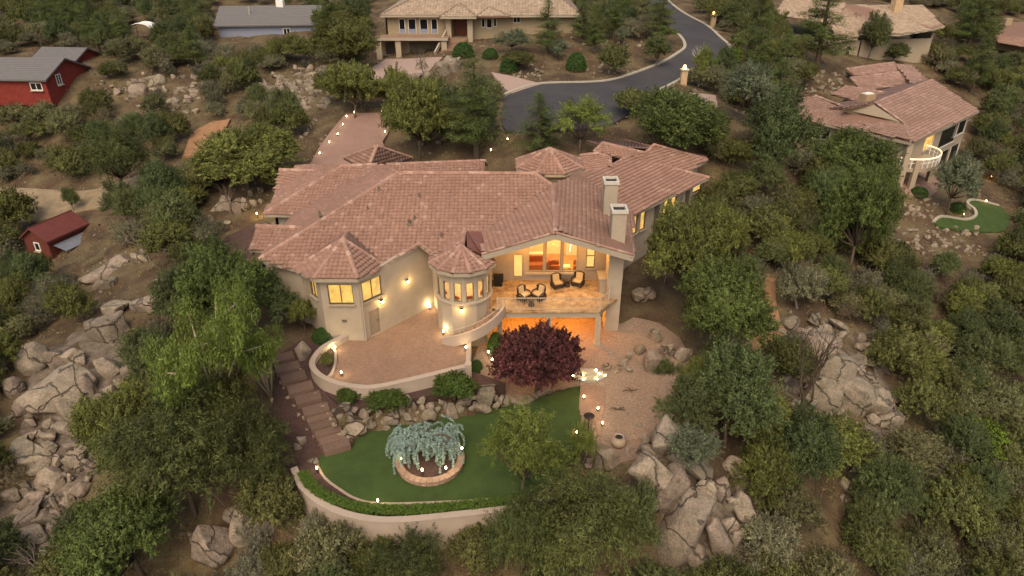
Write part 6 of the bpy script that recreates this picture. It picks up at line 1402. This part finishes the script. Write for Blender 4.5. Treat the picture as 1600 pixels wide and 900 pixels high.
# ---- dry grass and rubble on the open ground
rg = np.random.default_rng(88); n = 20000
gxx = rg.uniform(-85, 85, n); gyy = 22+rg.uniform(0, 1, n)**1.4*105; k = np.ones(n, bool)
for z_ in drape_zones+[f_[0] for f_ in flat_zones]: k &= ~inpoly(gxx, gyy, z_)
k &= ~((np.abs(gxx+1) < 17) & (gyy > 38) & (gyy < 60)); k &= fbm(gxx*.5, gyy*.5+2) > -.25
gxx, gyy = gxx[k], gyy[k]; gzz = ZT(gxx, gyy)+fbm(gxx, gyy)*.28
cen = np.stack([gxx, gyy, gzz+.12], 1)
V, F, col = leaves(rg, cen, np.full(len(cen), .19), 6, .32, .04, rg.uniform(.5, 1.3, len(cen)), up=0, hang=-1.)
g_ = link('dry_grass', npmesh('dry_grass', V, F, ['drygrass'], col)); tag(g_, 'thin tufts of dry straw coloured grass over the open hillside', 'grass', kind='stuff')
n = 11500; sx = rg.uniform(-95, 95, n); sy = 21+rg.uniform(0, 1, n)**1.35*110; k = np.ones(n, bool); szz = ZT(sx, sy); pu, pv = proj(sx, sy, szz)
for z_ in drape_zones+[f_[0] for f_ in flat_zones]: k &= ~inpoly(sx, sy, z_)
for i_, o in enumerate(OPEN): k &= ~(inpoly(pu, pv, o) & (rg.uniform(size=n) < (.6 if i_ > 12 else 1)))
k &= ~((np.abs(sx+1) < 18) & (sy > 37) & (sy < 61)); k &= (fbm(sx*.45+4, sy*.45+1) > -.3) & (pu > -80) & (pu < 1680) & (pv > -40)
cen = np.stack([sx, sy, szz+fbm(sx, sy)*.28+.14], 1)[k]; hue = rg.uniform(.55, 1.2, len(cen))
V, F, col = leaves(rg, cen, rg.uniform(.25, .7, len(cen)), 34, .15, .05, hue*.9, up=.5, flat=.6)
g_ = link('ground_scrub', npmesh('ground_scrub', V, F, ['leaf_manza'], col)); tag(g_, 'low grey green ground scrub between the bushes of the hillside', 'ground cover', kind='stuff')
tet = np.array([(0, 0, 1), (.94, 0, -.33), (-.47, .82, -.33), (-.47, -.82, -.33)]); fq = np.array([(0, 1, 2, 2), (0, 2, 3, 3), (0, 3, 1, 1)])
n = 10000; sx = rg.uniform(-75, 70, n); sy = 22+rg.uniform(0, 1, n)**1.3*100; k = np.ones(n, bool)
for z_ in drape_zones+[f_[0] for f_ in flat_zones]: k &= ~inpoly(sx, sy, z_)
k &= ~((np.abs(sx+1) < 17) & (sy > 38) & (sy < 60)); k &= fbm(sx*.4+9, sy*.4) > .1; sx, sy = sx[k], sy[k]; n = len(sx); sz = ZT(sx, sy)+fbm(sx, sy)*.28
bm = bmesh.new(); bmesh.ops.create_icosphere(bm, subdivisions=1, radius=1); bv_ = np.array([v.co[:] for v in bm.verts]); bf = np.array([[v.index for v in f.verts] for f in bm.faces]); bm.free()
S = rg.uniform(.2, 1, n)**2.2*.26+.04; nv = len(bv_); VV = bv_[None]*(S[:, None, None]*rg.uniform(.6, 1.2, (n, 1, 3)))*rg.uniform(.8, 1.15, (n, nv, 1))+np.stack([sx, sy, sz], 1)[:, None]
FF = (bf[None]+(np.arange(n)*nv)[:, None, None]).reshape(-1, 3)
g_ = link('rubble', npmesh('rubble', VV.reshape(-1, 3), FF, ['granite'])); tag(g_, 'small loose granite stones scattered over the hillside', 'stones', kind='stuff')
